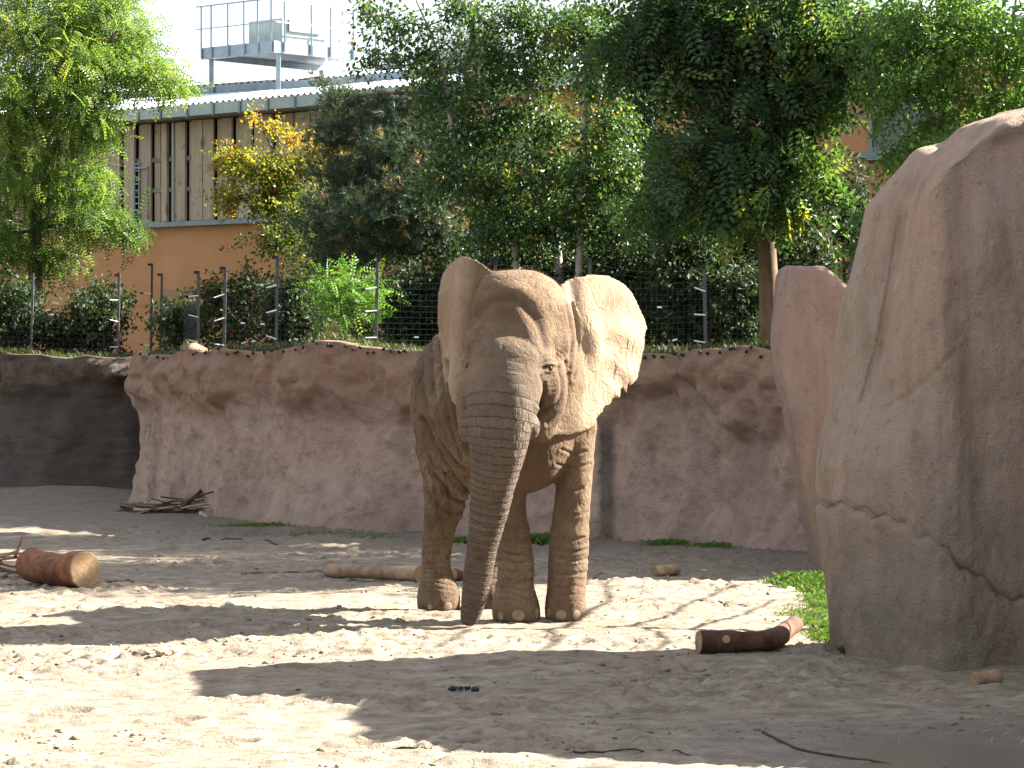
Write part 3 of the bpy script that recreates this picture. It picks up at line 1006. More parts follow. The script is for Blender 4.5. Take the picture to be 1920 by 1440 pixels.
# individual skin folds, placed on the side that faces the visitors
ppx, ppy = 960 + x / y * F, HY - (z - CH) / y * F
facing = sstep(0.15, -0.15, EN[:, 1])
gline = np.zeros(len(EV))


def skin_fold(pix, depth, width, ylo, yhi, bulge=0.0):
    global d, gline
    P_ = spline(np.array(pix, float), 40)
    m_ = np.where((y > ylo) & (y < yhi) & (ppx > P_[:, 0].min() - 40) & (ppx < P_[:, 0].max() + 40) & (ppy > P_[:, 1].min() - 40) & (ppy < P_[:, 1].max() + 40))[0]
    if not len(m_): return
    dx_ = ppx[m_][:, None] - P_[None, :, 0]; dy_ = ppy[m_][:, None] - P_[None, :, 1]
    dist = np.sqrt((dx_ ** 2 + dy_ ** 2).min(1))
    g = np.exp(-(dist / width) ** 2) * facing[m_]
    b_ = np.exp(-((dist - 2.4 * width) / (1.6 * width)) ** 2) * facing[m_]
    d[m_] += -depth * g + bulge * b_
    gline[m_] = np.maximum(gline[m_], g * min(1.0, depth / 0.02))


d = np.asarray(d) * np.ones(len(EV))
skin_fold([(796, 785), (812, 822), (835, 866), (858, 903), (878, 925)], 0.040, 4.5, 23.2, 24.6, 0.022)
skin_fold([(786, 700), (800, 760), (822, 815), (850, 858), (872, 880)], 0.014, 3.5, 23.2, 24.6, 0.008)
skin_fold([(838, 677), (848, 730), (857, 781), (879, 847)], 0.022, 4, 22.9, 24.6, 0.010)
skin_fold([(824, 640), (832, 720), (846, 800), (866, 860)], 0.014, 3.5, 22.9, 24.6, 0.008)
skin_fold([(808, 640), (812, 720), (826, 790), (842, 830)], 0.010, 3.5, 23.0, 24.6, 0.006)
skin_fold([(792, 650), (796, 720), (802, 770)], 0.010, 3.5, 23.0, 24.6, 0.006)
skin_fold([(805, 880), (830, 905), (850, 935), (872, 940)], 0.014, 3.5, 23.6, 24.6, 0.008)
skin_fold([(800, 920), (820, 945), (845, 962), (866, 960)], 0.012, 3.0, 23.6, 24.6, 0.008)
skin_fold([(896, 590), (912, 570), (939, 560), (977, 566), (1006, 606), (1022, 648)], 0.014, 8, 21.8, 22.9, 0.010)
skin_fold([(1048, 690), (1054, 727), (1044, 756), (1020, 770)], 0.016, 3.5, 21.8, 22.9, 0.008)
skin_fold([(1060, 680), (1066, 725), (1056, 766), (1026, 792)], 0.012, 3.5, 21.8, 22.9, 0.006)
skin_fold([(1014, 706), (1020, 730), (1012, 760)], 0.012, 3.0, 21.8, 22.9, 0.006)
skin_fold([(1062, 575), (1070, 610), (1072, 650), (1068, 690)], 0.012, 2.8, 21.8, 22.95, 0.006)
skin_fold([(1072, 570), (1080, 612), (1082, 660), (1076, 710)], 0.010, 2.8, 21.8, 22.95, 0.005)
for k_, (yy_, w_) in enumerate([(846, 22), (872, 30), (915, 16), (962, 26), (1008, 18), (1030, 32), (1047, 28), (1072, 34)]):
    skin_fold([(1075 - w_, yy_ - 4 + 3 * (k_ % 3)), (1076, yy_ + 5), (1076 + w_, yy_ - 2 * (k_ % 2))], 0.0065, 2.4, 22.5, 23.3, 0.004)
for k_, (yy_, w_) in enumerate([(985, 26), (1012, 28), (1034, 28), (1050, 30), (1068, 30), (1086, 32)]):
    skin_fold([(964 - w_, yy_ - 3 + 2 * (k_ % 3)), (966, yy_ + 5), (966 + w_, yy_ - 2 * (k_ % 2))], 0.0065, 2.4, 22.5, 23.3, 0.004)
EV = EV + EN * np.asarray(d)[:, None]
gray = np.clip(trunk * sstep(0.05, 0.45, ts) * 0.95 + 0.85 * np.exp(-((x + 0.02) / 0.22) ** 2) * sstep(2.5, 1.85, z + 0.15 * fbm(EV, 3, 2, 455)) * sstep(22.75, 22.5, y) * sstep(1.0, 1.3, z), 0, 1)  # trunk's own grey, plus a painted darkening of the face centre as shade

em = Mat('elephant_skin')
n0, n1_, n2_ = em.noise(1.8, 4), em.noise(9.0, 6, 0.65), em.noise(60, 4, 0.7)
c = em.ramp(n0, [(0.32, (0.090, 0.054, 0.030)), (0.52, (0.138, 0.090, 0.053)), (0.70, (0.195, 0.138, 0.088))])
c = em.mix(em.maprange(n1_, 0.50, 0.75, 0, 0.6), c, (0.085, 0.052, 0.032))
c = em.mix(em.math('MULTIPLY', em.attr('gray'), 0.8), c, em.ramp(n1_, [(0.3, (0.074, 0.056, 0.042)), (0.7, (0.138, 0.108, 0.082))]))
c = em.mix(em.attr('pale'), c, em.ramp(n0, [(0.35, (0.215, 0.150, 0.095)), (0.7, (0.32, 0.24, 0.162))]))
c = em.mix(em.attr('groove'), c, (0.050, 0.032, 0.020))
tsn = em.math('ADD', em.attr('ts'), em.math('ADD', em.math('MULTIPLY', em.noise(3.0, 3), 0.06), em.math('MULTIPLY', em.noise(14.0, 3), 0.022)))
wv = em.math('SINE', em.math('MULTIPLY', tsn, 2 * math.pi / 0.018))
wv2 = em.math('SINE', em.math('MULTIPLY', tsn, 2 * math.pi / 0.036))
wv = em.math('ADD', em.math('MULTIPLY', wv, 0.5), wv2)
c = em.mix(em.math('MULTIPLY', em.maprange(wv2, 0.3, 0.9), em.math('MULTIPLY', em.attr('trunk'), 0.22)), c, (0.075, 0.058, 0.048))
vb = em.scaled((1.0, 1.0, 0.42))
dv = em.n('VectorMath', {0: vb, 1: em.n('VectorMath', {0: em.n('TexNoise', {'Vector': em.co(), 'Scale': 9.0}).outputs['Color'], 1: (0.12, 0.12, 0.12)}, operation='MULTIPLY').outputs[0]}, operation='ADD').outputs[0]
cr2 = em.voro(75, 'DISTANCE_TO_EDGE', dv)
rg = em.math('ABSOLUTE', em.math('SUBTRACT', em.noise(13.0, 3, 0.6, dv, 0.6), 0.5))
rg2 = em.math('ABSOLUTE', em.math('SUBTRACT', em.noise(30.0, 3, 0.6, em.scaled((0.7, 0.7, 1.5)), 0.8), 0.5))
hgt = em.math('ADD', em.math('MULTIPLY', em.maprange(cr2, 0, 0.14), 0.28), em.math('ADD', em.math('MULTIPLY', em.maprange(rg, 0, 0.10), 0.8), em.math('MULTIPLY', em.maprange(rg2, 0, 0.10), 0.5)))
hgt = em.math('MULTIPLY', hgt, em.attr('wrinkle'))
c = em.mix(em.math('MULTIPLY', em.maprange(rg, 0.035, 0.0), em.math('MULTIPLY', em.attr('wrinkle'), 0.5)), c, (0.055, 0.035, 0.022))
c = em.mix(em.attr('dark'), c, (0.055, 0.040, 0.030))
tv = em.n('CombineXYZ', {0: em.attr('ta'), 1: em.math('MULTIPLY', tsn, 1.7), 2: 0.0}).outputs[0]
tcell = em.maprange(em.voro(42, 'DISTANCE_TO_EDGE', tv), 0, 0.16)
c = em.mix(em.math('MULTIPLY', em.math('SUBTRACT', 1.0, tcell), em.math('MULTIPLY', em.attr('trunk'), 0.28)), c, (0.06, 0.046, 0.038))
nb = em.bump(em.math('MULTIPLY', em.noise(6.0, 2, 0.4, em.scaled((1.0, 1.0, 0.6)), 0.8), em.attr('pale')), 0.4, 0.04)
vein = em.math('ABSOLUTE', em.math('SUBTRACT', em.noise(5.5, 3, 0.5, em.scaled((1.0, 1.0, 0.8)), 1.5), 0.5))
vein = em.math('MULTIPLY', em.maprange(vein, 0.045, 0.0), em.attr('pale'))
nb = em.bump(vein, 0.5, 0.010, nb)
nb = em.bump(hgt, 0.6, 0.008, nb)
nb = em.bump(em.math('MULTIPLY', tcell, em.attr('trunk')), 0.7, 0.006, nb)
nb = em.bump(em.math('MULTIPLY', wv, em.attr('trunk')), 0.8, 0.006, nb)
nb = em.bump(n2_, 0.35, 0.006, nb)
skin = em.done(c, 0.88, nb, spec=0.2)
ele = empty('elephant', (0.0, 23.2, 0.0))
tag(ele, 'dusty brown African elephant facing forward with ears spread and trunk hanging to the ground', 'elephant')
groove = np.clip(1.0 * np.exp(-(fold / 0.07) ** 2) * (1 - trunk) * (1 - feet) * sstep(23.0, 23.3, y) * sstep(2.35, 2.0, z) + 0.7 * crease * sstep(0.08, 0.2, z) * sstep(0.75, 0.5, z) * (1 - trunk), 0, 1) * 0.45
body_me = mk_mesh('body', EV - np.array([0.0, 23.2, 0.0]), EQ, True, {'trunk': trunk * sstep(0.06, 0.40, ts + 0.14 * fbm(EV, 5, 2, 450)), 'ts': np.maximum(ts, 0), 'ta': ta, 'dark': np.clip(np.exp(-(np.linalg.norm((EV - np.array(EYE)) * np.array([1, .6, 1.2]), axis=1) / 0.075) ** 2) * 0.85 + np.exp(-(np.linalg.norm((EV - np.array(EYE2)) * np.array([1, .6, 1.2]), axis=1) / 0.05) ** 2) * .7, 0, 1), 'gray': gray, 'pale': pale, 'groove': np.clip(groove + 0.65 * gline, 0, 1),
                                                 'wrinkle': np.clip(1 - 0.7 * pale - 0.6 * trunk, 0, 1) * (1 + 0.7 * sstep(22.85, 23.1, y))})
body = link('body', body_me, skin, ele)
bvh = BVHTree.FromPolygons([tuple(v) for v in EV], [tuple(q) for q in EQ])


def hit(px, py):
    o = Vector((0, 0, CH))
    dr = Vector(((px - 960) / F, 1.0, -(py - HY) / F)).normalized()
    return bvh.ray_cast(o, dr)


eo = np.array([0.0, 23.2, 0.0])
nail_mat = plain('toenail_horn', (0.22, 0.158, 0.105), 0.75, 0.3, 30)
_b = bmesh.new(); bmesh.ops.create_uvsphere(_b, u_segments=14, v_segments=9, radius=1.0)
nail_me = bpy.data.meshes.new('toenail'); _b.to_mesh(nail_me); _b.free()
nail_me.materials.append(nail_mat)
nail_me.polygons.foreach_set('use_smooth', np.full(len(nail_me.polygons), True))
for px, py, w, hh in [(938, 1152, 7, 7), (972, 1151, 13, 9), (1008, 1147, 9, 9), (1028, 1146, 6, 8), (1052, 1150, 11, 8), (1081, 1150, 9, 8), (840, 1134, 9, 7), (862, 1134, 5, 6), (806, 1136, 6, 6)]:
    loc, nor, _, _ = hit(px, py + 3)
    if loc is None or loc.z > 0.4: continue
    nl = link('toenail', nail_me, None, ele)
    nor = Vector((nor.x, nor.y, nor.z * 0.3)).normalized()
    M = nor.to_track_quat('Y', 'Z').to_matrix().to_4x4()
    nl.matrix_local = Matrix.Translation(Vector(np.array(loc) - eo) - nor * 0.002) @ M @ Matrix.Diagonal((w / 244 * 0.95, 0.005, hh / 244 * 1.15, 1))
eye_mat = Mat('eye').done((0.02, 0.012, 0.008), 0.12, spec=0.6)
_b = bmesh.new(); bmesh.ops.create_uvsphere(_b, u_segments=20, v_segments=14, radius=0.030)
eye_me = bpy.data.meshes.new('eye'); _b.to_mesh(eye_me); _b.free(); eye_me.materials.append(eye_mat)
eye_me.polygons.foreach_set('use_smooth', np.full(len(eye_me.polygons), True))
for px, py, back in ((1029, 691, 0.022), (878, 684, 0.018)):
    loc, nor, _, _ = hit(px, py)
    if loc is None: continue
    eobj = link('eye', eye_me, None, ele)
    eobj.location = Vector(np.array(loc) - eo) + Vector((0, back, 0))
# short bristles on the crown
hr = np.random.default_rng(3)
top = np.where((EV[:, 2] > 2.48) & (EV[:, 1] < 23.0) & (EN[:, 2] > 0.35) & (np.abs(x - 0.08) < 0.28))[0]
hv, hf = [], []
if len(top):
    for i in hr.choice(top, 1300):
        p = EV[i] - eo; n_ = EN[i] + hr.normal(0, 0.25, 3)
        L_ = hr.uniform(0.008, 0.026)
        s_ = np.array([0.0008, 0, 0]); b = len(hv)
        hv += [p - s_, p + s_, p + n_ * L_]; hf.append((b, b + 1, b + 2))
    hair_mat = plain('bristle', (0.42, 0.28, 0.16), 0.7)
    link('crown_hair', mk_mesh('crown_hair', np.array(hv), hf, False), hair_mat, ele)['kind'] = 'stuff'

# ------------------------------------------------------------------ barn with timber cladding, corrugated roof and roof platform
A0 = np.array([-3.56, 54.0])
FU = np.array([1.107, -1.0]); FU /= np.linalg.norm(FU)          # along the front, to the right
FN = np.array([FU[1], -FU[0]])                                   # outward, towards the paddock
B0 = None
FU2 = np.array([1.5, -1.0]); FU2 /= np.linalg.norm(FU2)
FN2 = np.array([FU2[1], -FU2[0]])


def s_of(px, O=A0, u=FU):
    k = (px - 960) / F
    return (k * O[1] - O[0]) / (u[0] - k * u[1])


S305 = s_of(305)
B0 = A0 + FU * S305


def fac(s, off, z):
    """point on the front: the wall bends at the plaster corner"""
    if s >= S305:
        p = A0 + FU * s + FN * off
    else:
        p = B0 + FU2 * (s - S305) + (FN * 0.5 + FN2 * 0.5 if s > S305 - 0.01 else FN2) * off
    return np.array([p[0], p[1], z])


def s_left(px):
    return S305 + s_of(px, B0, FU2)


def smap(px):
    return s_of(px) if px >= 305 else s_left(px)


Z_LEDGE, Z_EAVE = 4.62, 6.52
S_L, S_WR, S_R = S305 - 14.0, s_of(905), s_of(905) + 16.0       # far left end, end of the cladding, far right end
barn = empty('barn', (A0[0], A0[1], 2.0))
tag(barn, 'barn with timber planks above terracotta plaster and a white corrugated roof', 'barn')
bo = np.array([A0[0], A0[1], 2.0])


def bpart(mb, name, mat, parent=None, smooth=False):
    mb.V = [tuple(np.array(v) - bo) for v in mb.V]
    return mb.obj(name, mat, parent or barn, smooth)


def slab_on_front(mb, s0, s1, z0, z1, o0, o1):
    """a board between two stations, split at the bend"""
    cuts = [s0] + ([S305] if s0 < S305 < s1 else []) + [s1]
    for a_, b_ in zip(cuts[:-1], cuts[1:]):
        e = 1e-4
        V = [fac(s, o, z) for s in (a_ + (e if a_ >= S305 else 0), b_ - (e if b_ <= S305 else 0)) for o in (o0, o1) for z in (z0, z1)]
        mb.add(V, [(0, 2, 3, 1), (4, 5, 7, 6), (0, 1, 5, 4), (2, 6, 7, 3), (1, 3, 7, 5), (0, 4, 6, 2)])
    return mb


pm = Mat('terracotta_plaster')
pf = pm.noise(1.2, 4); pg = pm.noise(55, 3)
plaster = pm.done(pm.ramp(pf, [(0.3, (0.46, 0.225, 0.105)), (0.7, (0.53, 0.275, 0.135))]), 0.9, pm.bump(pg, 0.4, 0.01), spec=0.15)
wd = Mat('weathered_planks')
wv_ = wd.scaled((6.0, 6.0, 0.5))
wf, wg, wh = wd.noise(4.0, 6, 0.6, wv_, 0.6), wd.noise(1.4, 3), wd.noise(7.0, 2, 0.5, wd.scaled((1, 1, 0.6)))
oi = wd.n('ObjectInfo').outputs['Random']
wc = wd.ramp(wf, [(0.3, (0.31, 0.235, 0.17)), (0.55, (0.44, 0.355, 0.27)), (0.75, (0.52, 0.435, 0.345))])
wc = wd.mix(wd.maprange(oi, 0, 1, 0, 0.5), wc, (0.30, 0.225, 0.165))
wc = wd.mix(wd.maprange(wh, 0.64, 0.72, 0, 0.6), wc, (0.11, 0.075, 0.05))
plank_mat = wd.done(wc, 0.85, wd.bump(wf, 0.5, 0.01), spec=0.2)
rail_mat = plain('grey_batten', (0.20, 0.185, 0.155), 0.8, 0.25, 10)
dark_mat = plain('dark_backing', (0.02, 0.018, 0.016), 0.9, 0.2)
zinc = plain('zinc_sheet', (0.30, 0.35, 0.34), 0.45, 0.12, 3, 0.3)
zinc_d = plain('zinc_bracket', (0.20, 0.23, 0.25), 0.5, 0.2, 6, 0.3)
steel = plain('galvanised_steel', (0.18, 0.23, 0.265), 0.5, 0.15, 5, 0.35)
roofw = plain('pale_roof_sheet', (0.72, 0.74, 0.76), 0.45, 0.06, 2)

bpart(slab_on_front(MB(), S_L, S_WR, 1.5, Z_LEDGE - 0.09, -0.5, 0.0), 'plaster_wall', plaster)
bpart(slab_on_front(MB(), S_WR + 0.001, S_R, 1.5, Z_EAVE, -0.5, 0.03), 'plaster_wall', plaster)
bpart(slab_on_front(MB(), S_L, S_WR, Z_LEDGE - 0.09, Z_LEDGE, -0.45, 0.16), 'ledge', zinc_d)
bpart(slab_on_front(MB(), S_L, S_WR, Z_LEDGE, Z_EAVE + 0.05, -0.5, -0.16), 'backing', dark_mat)
bpart(slab_on_front(MB(), S_L, S_R, 1.5, Z_EAVE + 0.1, -9.0, -0.52), 'rear_wall', plaster)

# boards: front edges read off the photograph, then continued both ways
z6 = lambda v: 200 + v / 4.174
front = [(145, 225), (275, 352), (410, 480), (537, 622), (672, 756), (762, 840), (908, 985), (1042, 1140), (1168, 1300), (1356, 1466), (1482, 1598), (1606, 1690)]
edges = [(smap(z6(a)), smap(z6(b))) for a, b in front]
prng = np.random.default_rng(17)
s = edges[0][0] - 0.12
while s > S_L + 0.4:
    w = prng.uniform(0.17, 0.26); edges.insert(0, (s - w, s)); s -= w + prng.choice([0.01, 0.13, 0.16])
s = edges[-1][1] + 0.02
while s < S_WR - 0.35:
    w = prng.uniform(0.22, 0.32); edges.append((s, s + w)); s += w + prng.choice([0.015, 0.16])
for a_, b_ in edges:
    if a_ < S305 < b_:
        a_ = S305 + 0.003
    bpart(slab_on_front(MB(), a_, b_, Z_LEDGE + 0.015, Z_EAVE - prng.uniform(0.0, 0.03), -0.02 + prng.uniform(-.004, .004), 0.035 + prng.uniform(-0.01, 0.012)), 'plank', plank_mat)
for (a0_, a1_), (b0_, b1_) in zip(edges[:-1], edges[1:]):
    g = b0_ - a1_
    if g > 0.07:
        off_ = prng.uniform(0.03, 0.05)
        lo_s, hi_s = a1_ + off_, b0_ - 0.004
        if lo_s < S305 < hi_s: lo_s = S305 + 0.003
        if hi_s - lo_s > 0.03:
            bpart(slab_on_front(MB(), lo_s, hi_s, Z_LEDGE + 0.02, Z_EAVE - 0.02, -0.075, -0.046), 'plank', plank_mat)
for zc_ in (5.24, 5.82):
    bpart(slab_on_front(MB(), S_L, S_WR, zc_ - 0.04, zc_ + 0.04, -0.045, -0.021), 'batten', rail_mat)
# small hatch with rungs
sa, sb = smap(256), smap(281)
mb = MB()
for zz in np.linspace(4.75, 5.75, 9):
    slab_on_front(mb, sa, sa + 0.12, zz - 0.012, zz + 0.012, 0.05, 0.07)
for s_ in (sa, sa + 0.12):
    slab_on_front(mb, s_ - 0.012, s_ + 0.012, 4.7, 5.8, 0.046, 0.074)
bpart(mb, 'ladder', zinc_d)
mb = MB()
slab_on_front(mb, sb - 0.02, sb, 4.7, 5.68, 0.05, 0.07); slab_on_front(mb, sa - 0.01, sb, 5.66, 5.70, 0.047, 0.075)
bpart(mb, 'hatch_frame', zinc_d)
# downpipe-thin cable
mb = MB(); slab_on_front(mb, smap(z6(540)) - 0.012, smap(z6(540)) + 0.012, Z_LEDGE + .02, Z_EAVE, 0.05, 0.07)
bpart(mb, 'cable', zinc)

# roof: lower corrugated strip, then fascia steps
def strip(s0, s1, o0, z0, o1, z1, corr=False, name='roof', mat=roofw):
    if corr:
        ss = np.arange(s0, s1, 0.022)
        ph = np.array([0.024 * math.cos(2 * math.pi * q / 0.165) for q in ss])
        V0 = [fac(q, o0, z0 + p) for q, p in zip(ss, ph)]
        V1 = [fac(q, o1, z1 + p) for q, p in zip(ss, ph)]
        V = np.array([V0, V1]) - bo
        return link(name, mk_mesh(name, V, grid_faces(2, len(ss)), True), mat, barn)
    mb = MB()
    cuts = [s0] + ([S305] if s0 < S305 < s1 else []) + [s1]
    for a_, b_ in zip(cuts[:-1], cuts[1:]):
        mb.add([fac(a_ + 1e-4, o0, z0), fac(b_ - 1e-4, o0, z0), fac(b_ - 1e-4, o1, z1), fac(a_ + 1e-4, o1, z1)], [(0, 1, 2, 3)])
    return bpart(mb, name, mat)


roof = strip(S_L, S_R, 0.42, Z_EAVE + 0.26, -4.2, 7.48, True)
bpart(slab_on_front(MB(), S_L, S_R, Z_EAVE + 0.03, Z_EAVE + 0.24, 0.28, 0.46), 'gutter', zinc)
sg = smap(243)
for px in (243, 289, 336, 386, 435, 485, 537, 588, 641, 696, 752, 810):
    q = smap(px)
    mb = MB(); slab_on_front(mb, q - 0.022, q + 0.022, Z_EAVE + 0.0, Z_EAVE + 0.25, 0.462, 0.49)
    bpart(mb, 'gutter_bracket', zinc_d)
bpart(slab_on_front(MB(), S_L, S_R, 7.46, 7.65, -4.3, -4.22), 'fascia', steel)
strip(S_L, S_R, -4.22, 7.68, -7.5, 8.08, True, 'roof')
bpart(slab_on_front(MB(), smap(265), smap(265) + 3.6, 8.07, 8.28, -7.6, -7.5), 'fascia', steel)
bpart(slab_on_front(MB(), S_L, S_R, 7.2, 8.06, -9.2, -7.62), 'roof_step', roofw)

# eave soffit, dark underside
bpart(slab_on_front(MB(), S_L, S_R, Z_EAVE - 0.0, Z_EAVE + 0.025, -0.1, 0.27), 'soffit', rail_mat)
# windows in the plaster part, right of the planks
def window(px0, px1, z0, z1):
    a_, b_ = s_of(px0), s_of(px1)
    mb = MB()
    for (u0, u1, v0, v1) in ((a_ - .05, a_, z0, z1), (b_, b_ + .05, z0, z1), (a_ - .05, b_ + .05, z0 - .06, z0), (a_ - .05, b_ + .05, z1, z1 + .06)):
        slab_on_front(mb, u0, u1, v0, v1, 0.02, 0.075)
    w_ = bpart(mb, 'window', zinc_d)
    gl = Mat('window_glass').done((0.05, 0.052, 0.05), 0.12, spec=0.5)
    mb = MB(); slab_on_front(mb, a_, b_, z0, z1, 0.02, 0.05)
    mb.V = [tuple(np.array(v) - bo) for v in mb.V]
    mb.obj('pane', gl, w_)
    mb = MB(); slab_on_front(mb, a_ - .12, b_ + .12, z0 - .2, z0 - .07, 0.03, 0.2)
    mb.V = [tuple(np.array(v) - bo) for v in mb.V]
    mb.obj('sill', zinc_d, w_)


window(1160, 1224, 5.35, 6.15)
window(1640, 1790, 5.25, 6.0)

# roof platform
plat = empty('roof_platform', (-4.76, 60.0, 8.2))
tag(plat, 'galvanised steel service platform with guard rails on the barn roof', 'platform')
po = np.array([-4.76, 60.0, 8.2])
PC = np.array([-4.76, 60.0]); PL, PRr = -FU, -FN
LL, LR = 2.14, 3.4
ZP = 8.30


def pp(a_, b_, z):
    q = PC + PL * a_ + PRr * b_
    return np.array([q[0], q[1], z]) - po


def beam(p, q, w, h):
    p, q = np.asarray(p, float), np.asarray(q, float)
    d_ = (q - p) / 2
    u_ = d_ / np.linalg.norm(d_)
    sd = np.cross(u_, (0, 0, 1.0)) if abs(u_[2]) < .9 else np.array([1.0, 0, 0])
    sd = sd / np.linalg.norm(sd)
    up_ = np.cross(sd, u_)
    return MB().box((p + q) / 2, d_, sd * w / 2, up_ * h / 2)


beam(pp(-0.05, 0, ZP), pp(LL, 0, ZP), 0.10, 0.24).obj('edge_beam', steel, plat)
beam(pp(0, 0.06, ZP - .004), pp(0, LR, ZP - .004), 0.10, 0.22).obj('edge_beam', steel, plat)
beam(pp(LL, 0.06, ZP - .004), pp(LL, LR, ZP - .004), 0.10, 0.22).obj('edge_beam', steel, plat)
MB().box(pp(LL / 2, LR / 2, ZP + 0.02), np.array([*(PL * (LL / 2 - .06)), 0]), np.array([*(PRr * (LR / 2 - .06)), 0]), (0, 0, 0.02)).obj('deck', zinc_d, plat)
for a_ in (0.02, 0.42, 0.82, 1.30, 1.80, 2.10):
    beam(pp(a_, -0.075, ZP - .1), pp(a_, -0.075, ZP + 0.98), 0.035, 0.035).obj('rail_post', steel, plat)
beam(pp(-0.02, -0.075, ZP + 0.965), pp(LL + .12, -0.075, ZP + 0.965), 0.03, 0.03).obj('guard_rail', steel, plat)
beam(pp(-0.12, -0.077, ZP + 0.50), pp(LL + .12, -0.077, ZP + 0.50), 0.022, 0.022).obj('guard_rail', steel, plat)
for b_ in (0.2, 0.95, 1.5, 2.15, 2.8, 3.35):
    beam(pp(-0.075, b_, ZP - .1), pp(-0.075, b_, ZP + 0.95), 0.035, 0.035).obj('rail_post', steel, plat)
beam(pp(-0.078, 0, ZP + 0.50), pp(-0.078, LR, ZP + 0.50), 0.022, 0.022).obj('guard_rail', roofw, plat)
beam(pp(-0.078, 0, ZP + 0.93), pp(-0.078, LR, ZP + 0.93), 0.022, 0.022).obj('guard_rail', roofw, plat)
for a_, b_ in ((0.05, 0.15), (LL - .1, LR - .1), (.05, LR - .1), (LL - .1, .15)):
    beam(pp(a_, b_, 7.4), pp(a_, b_, ZP - .1), 0.09, 0.09).obj('support_leg', steel, plat)
mb = MB().box(pp(0.9, 1.2, ZP + 0.36), np.array([*(PL * .5), 0]), np.array([*(PRr * .6), 0]), (0, 0, 0.30))
v_ = mb.obj('air_handler', zinc, plat)
mb = MB().box(pp(0.38, 1.2, ZP + 0.52), np.array([*(PL * .03), 0]), np.array([*(PRr * .45), 0]), (0, 0, 0.12))
mb.obj('vent_hood', zinc_d, v_)
beam(pp(-0.2, 1.25, 7.3), pp(-0.2, 1.25, ZP + 1.0), 0.03, 0.03).obj('lightning_rod', roofw, plat)

# ------------------------------------------------------------------ wire fence along the bank
post_mat = plain('grey_post', (0.075, 0.07, 0.075), 0.8, 0.25, 12)
wire_mat = plain('fence_wire', (0.10, 0.105, 0.10), 0.6, 0.15, 10, 0.2)
white_mat = plain('white_plastic', (0.72, 0.72, 0.70), 0.5, 0.05)
frng = np.random.default_rng(23)


def fence(posts, label, tags, arms):
    base = np.array([*posts[0][:2], 0.0]); base[2] = float(bank_z(*posts[0][:2]))
    f_ = empty('wire_fence', base)
    tag(f_, label, 'fence')
    tops = []
    for (x_, y_, zt_, arm) in posts:
        zb = float(bank_z(x_, y_)) - 0.12
        lean = frng.uniform(-0.01, 0.02)
        mb = MB().box((0, 0, (zt_ - zb) / 2), (0.019, 0, 0), (0, 0.016, 0), (lean, 0, (zt_ - zb) / 2))
        mb.V = [tuple(np.array(v) + np.array([x_, y_, zb]) - base) for v in mb.V]
        p_ = mb.obj('post', post_mat, f_)
        for k_, fr in enumerate((0.12, 0.40, 0.64)):
            if not arm: break
            za = zb + 0.1 + (zt_ - zb) * fr
            dx_ = -0.13
            dz_ = frng.uniform(-0.06, 0.06)
            a_ = np.array([x_, y_ - 0.03, za]) - base
            MB().tube([a_, a_ + (dx_, -0.05, dz_)], 0.0085, 6).obj('insulator_arm', white_mat, p_)
            MB().tube([a_ + (dx_ - .055, -0.06, dz_ * 1.25), a_ + (dx_, -0.05, dz_)], 0.017, 6).obj('insulator_knob', kmat, p_)
        MB().box(np.array([x_ - 0.03, y_ - .022, zt_ - 0.02]) - base, (.03, 0, 0), (0, .015, 0), (0, 0, .02)).obj('post_clip', kmat, p_)
        tops.append((x_, y_, zb + 0.12, zt_ - 0.03))
    for i in range(len(tops) - 1):
        a_, b_ = np.array(tops[i]), np.array(tops[i + 1])
        L_ = np.linalg.norm(b_[:2] - a_[:2])
        mb = MB()
        nh, nv = 15, max(4, int(L_ / 0.09))
        sag = 0.05 * frng.uniform(0.2, 1.2)

        def wp(t, v):
            x_, y_ = a_[:2] + (b_[:2] - a_[:2]) * t
            z0, z1 = a_[2] + (b_[2] - a_[2]) * t, a_[3] + (b_[3] - a_[3]) * t
            return np.array([x_, y_, z0 + (z1 - z0) * v - sag * math.sin(math.pi * t) * (0.4 + v)]) - base
        for v in np.linspace(0.02, 0.98, nh):
            mb.tube([wp(t, v) for t in np.linspace(0, 1, 6)], 0.0009 if 0.1 < v < 0.95 else 0.0015, 3, False)
        for t in np.linspace(0.04, 0.96, nv):
            mb.tube([wp(t, 0.0), wp(t + frng.uniform(-.004, .004), 0.5), wp(t, 0.86)], 0.0007, 3, False)
        mb.obj('wire_mesh', wire_mat, f_)['kind'] = 'stuff'
        for _ in range(tags):
            t, v = frng.uniform(.08, .92), frng.choice([0.15, 0.35, 0.55, 0.68]) + frng.uniform(-.03, .03)
            p_ = wp(t, v) + (0, -0.02, 0)
            MB().box(p_, (0.026, 0, frng.uniform(-.008, .008)), (0, 0.004, 0), (0, 0, 0.0095)).obj('wire_tag', white_mat, f_)
    return f_


def post_at(px, ptop, off, arm=True):
    # the post stands a set distance behind the edge of the bank on its line of sight
    lo_, hi_ = 27.0, 60.0
    for _ in range(50):
        m_ = (lo_ + hi_) / 2
        x_ = (px - 960) / F * m_
        if m_ < float(bank_front(x_)) + off: lo_ = m_
        else: hi_ = m_
    p_ = at(px, ptop, m_)
    return (p_[0], p_[1], p_[2], arm)


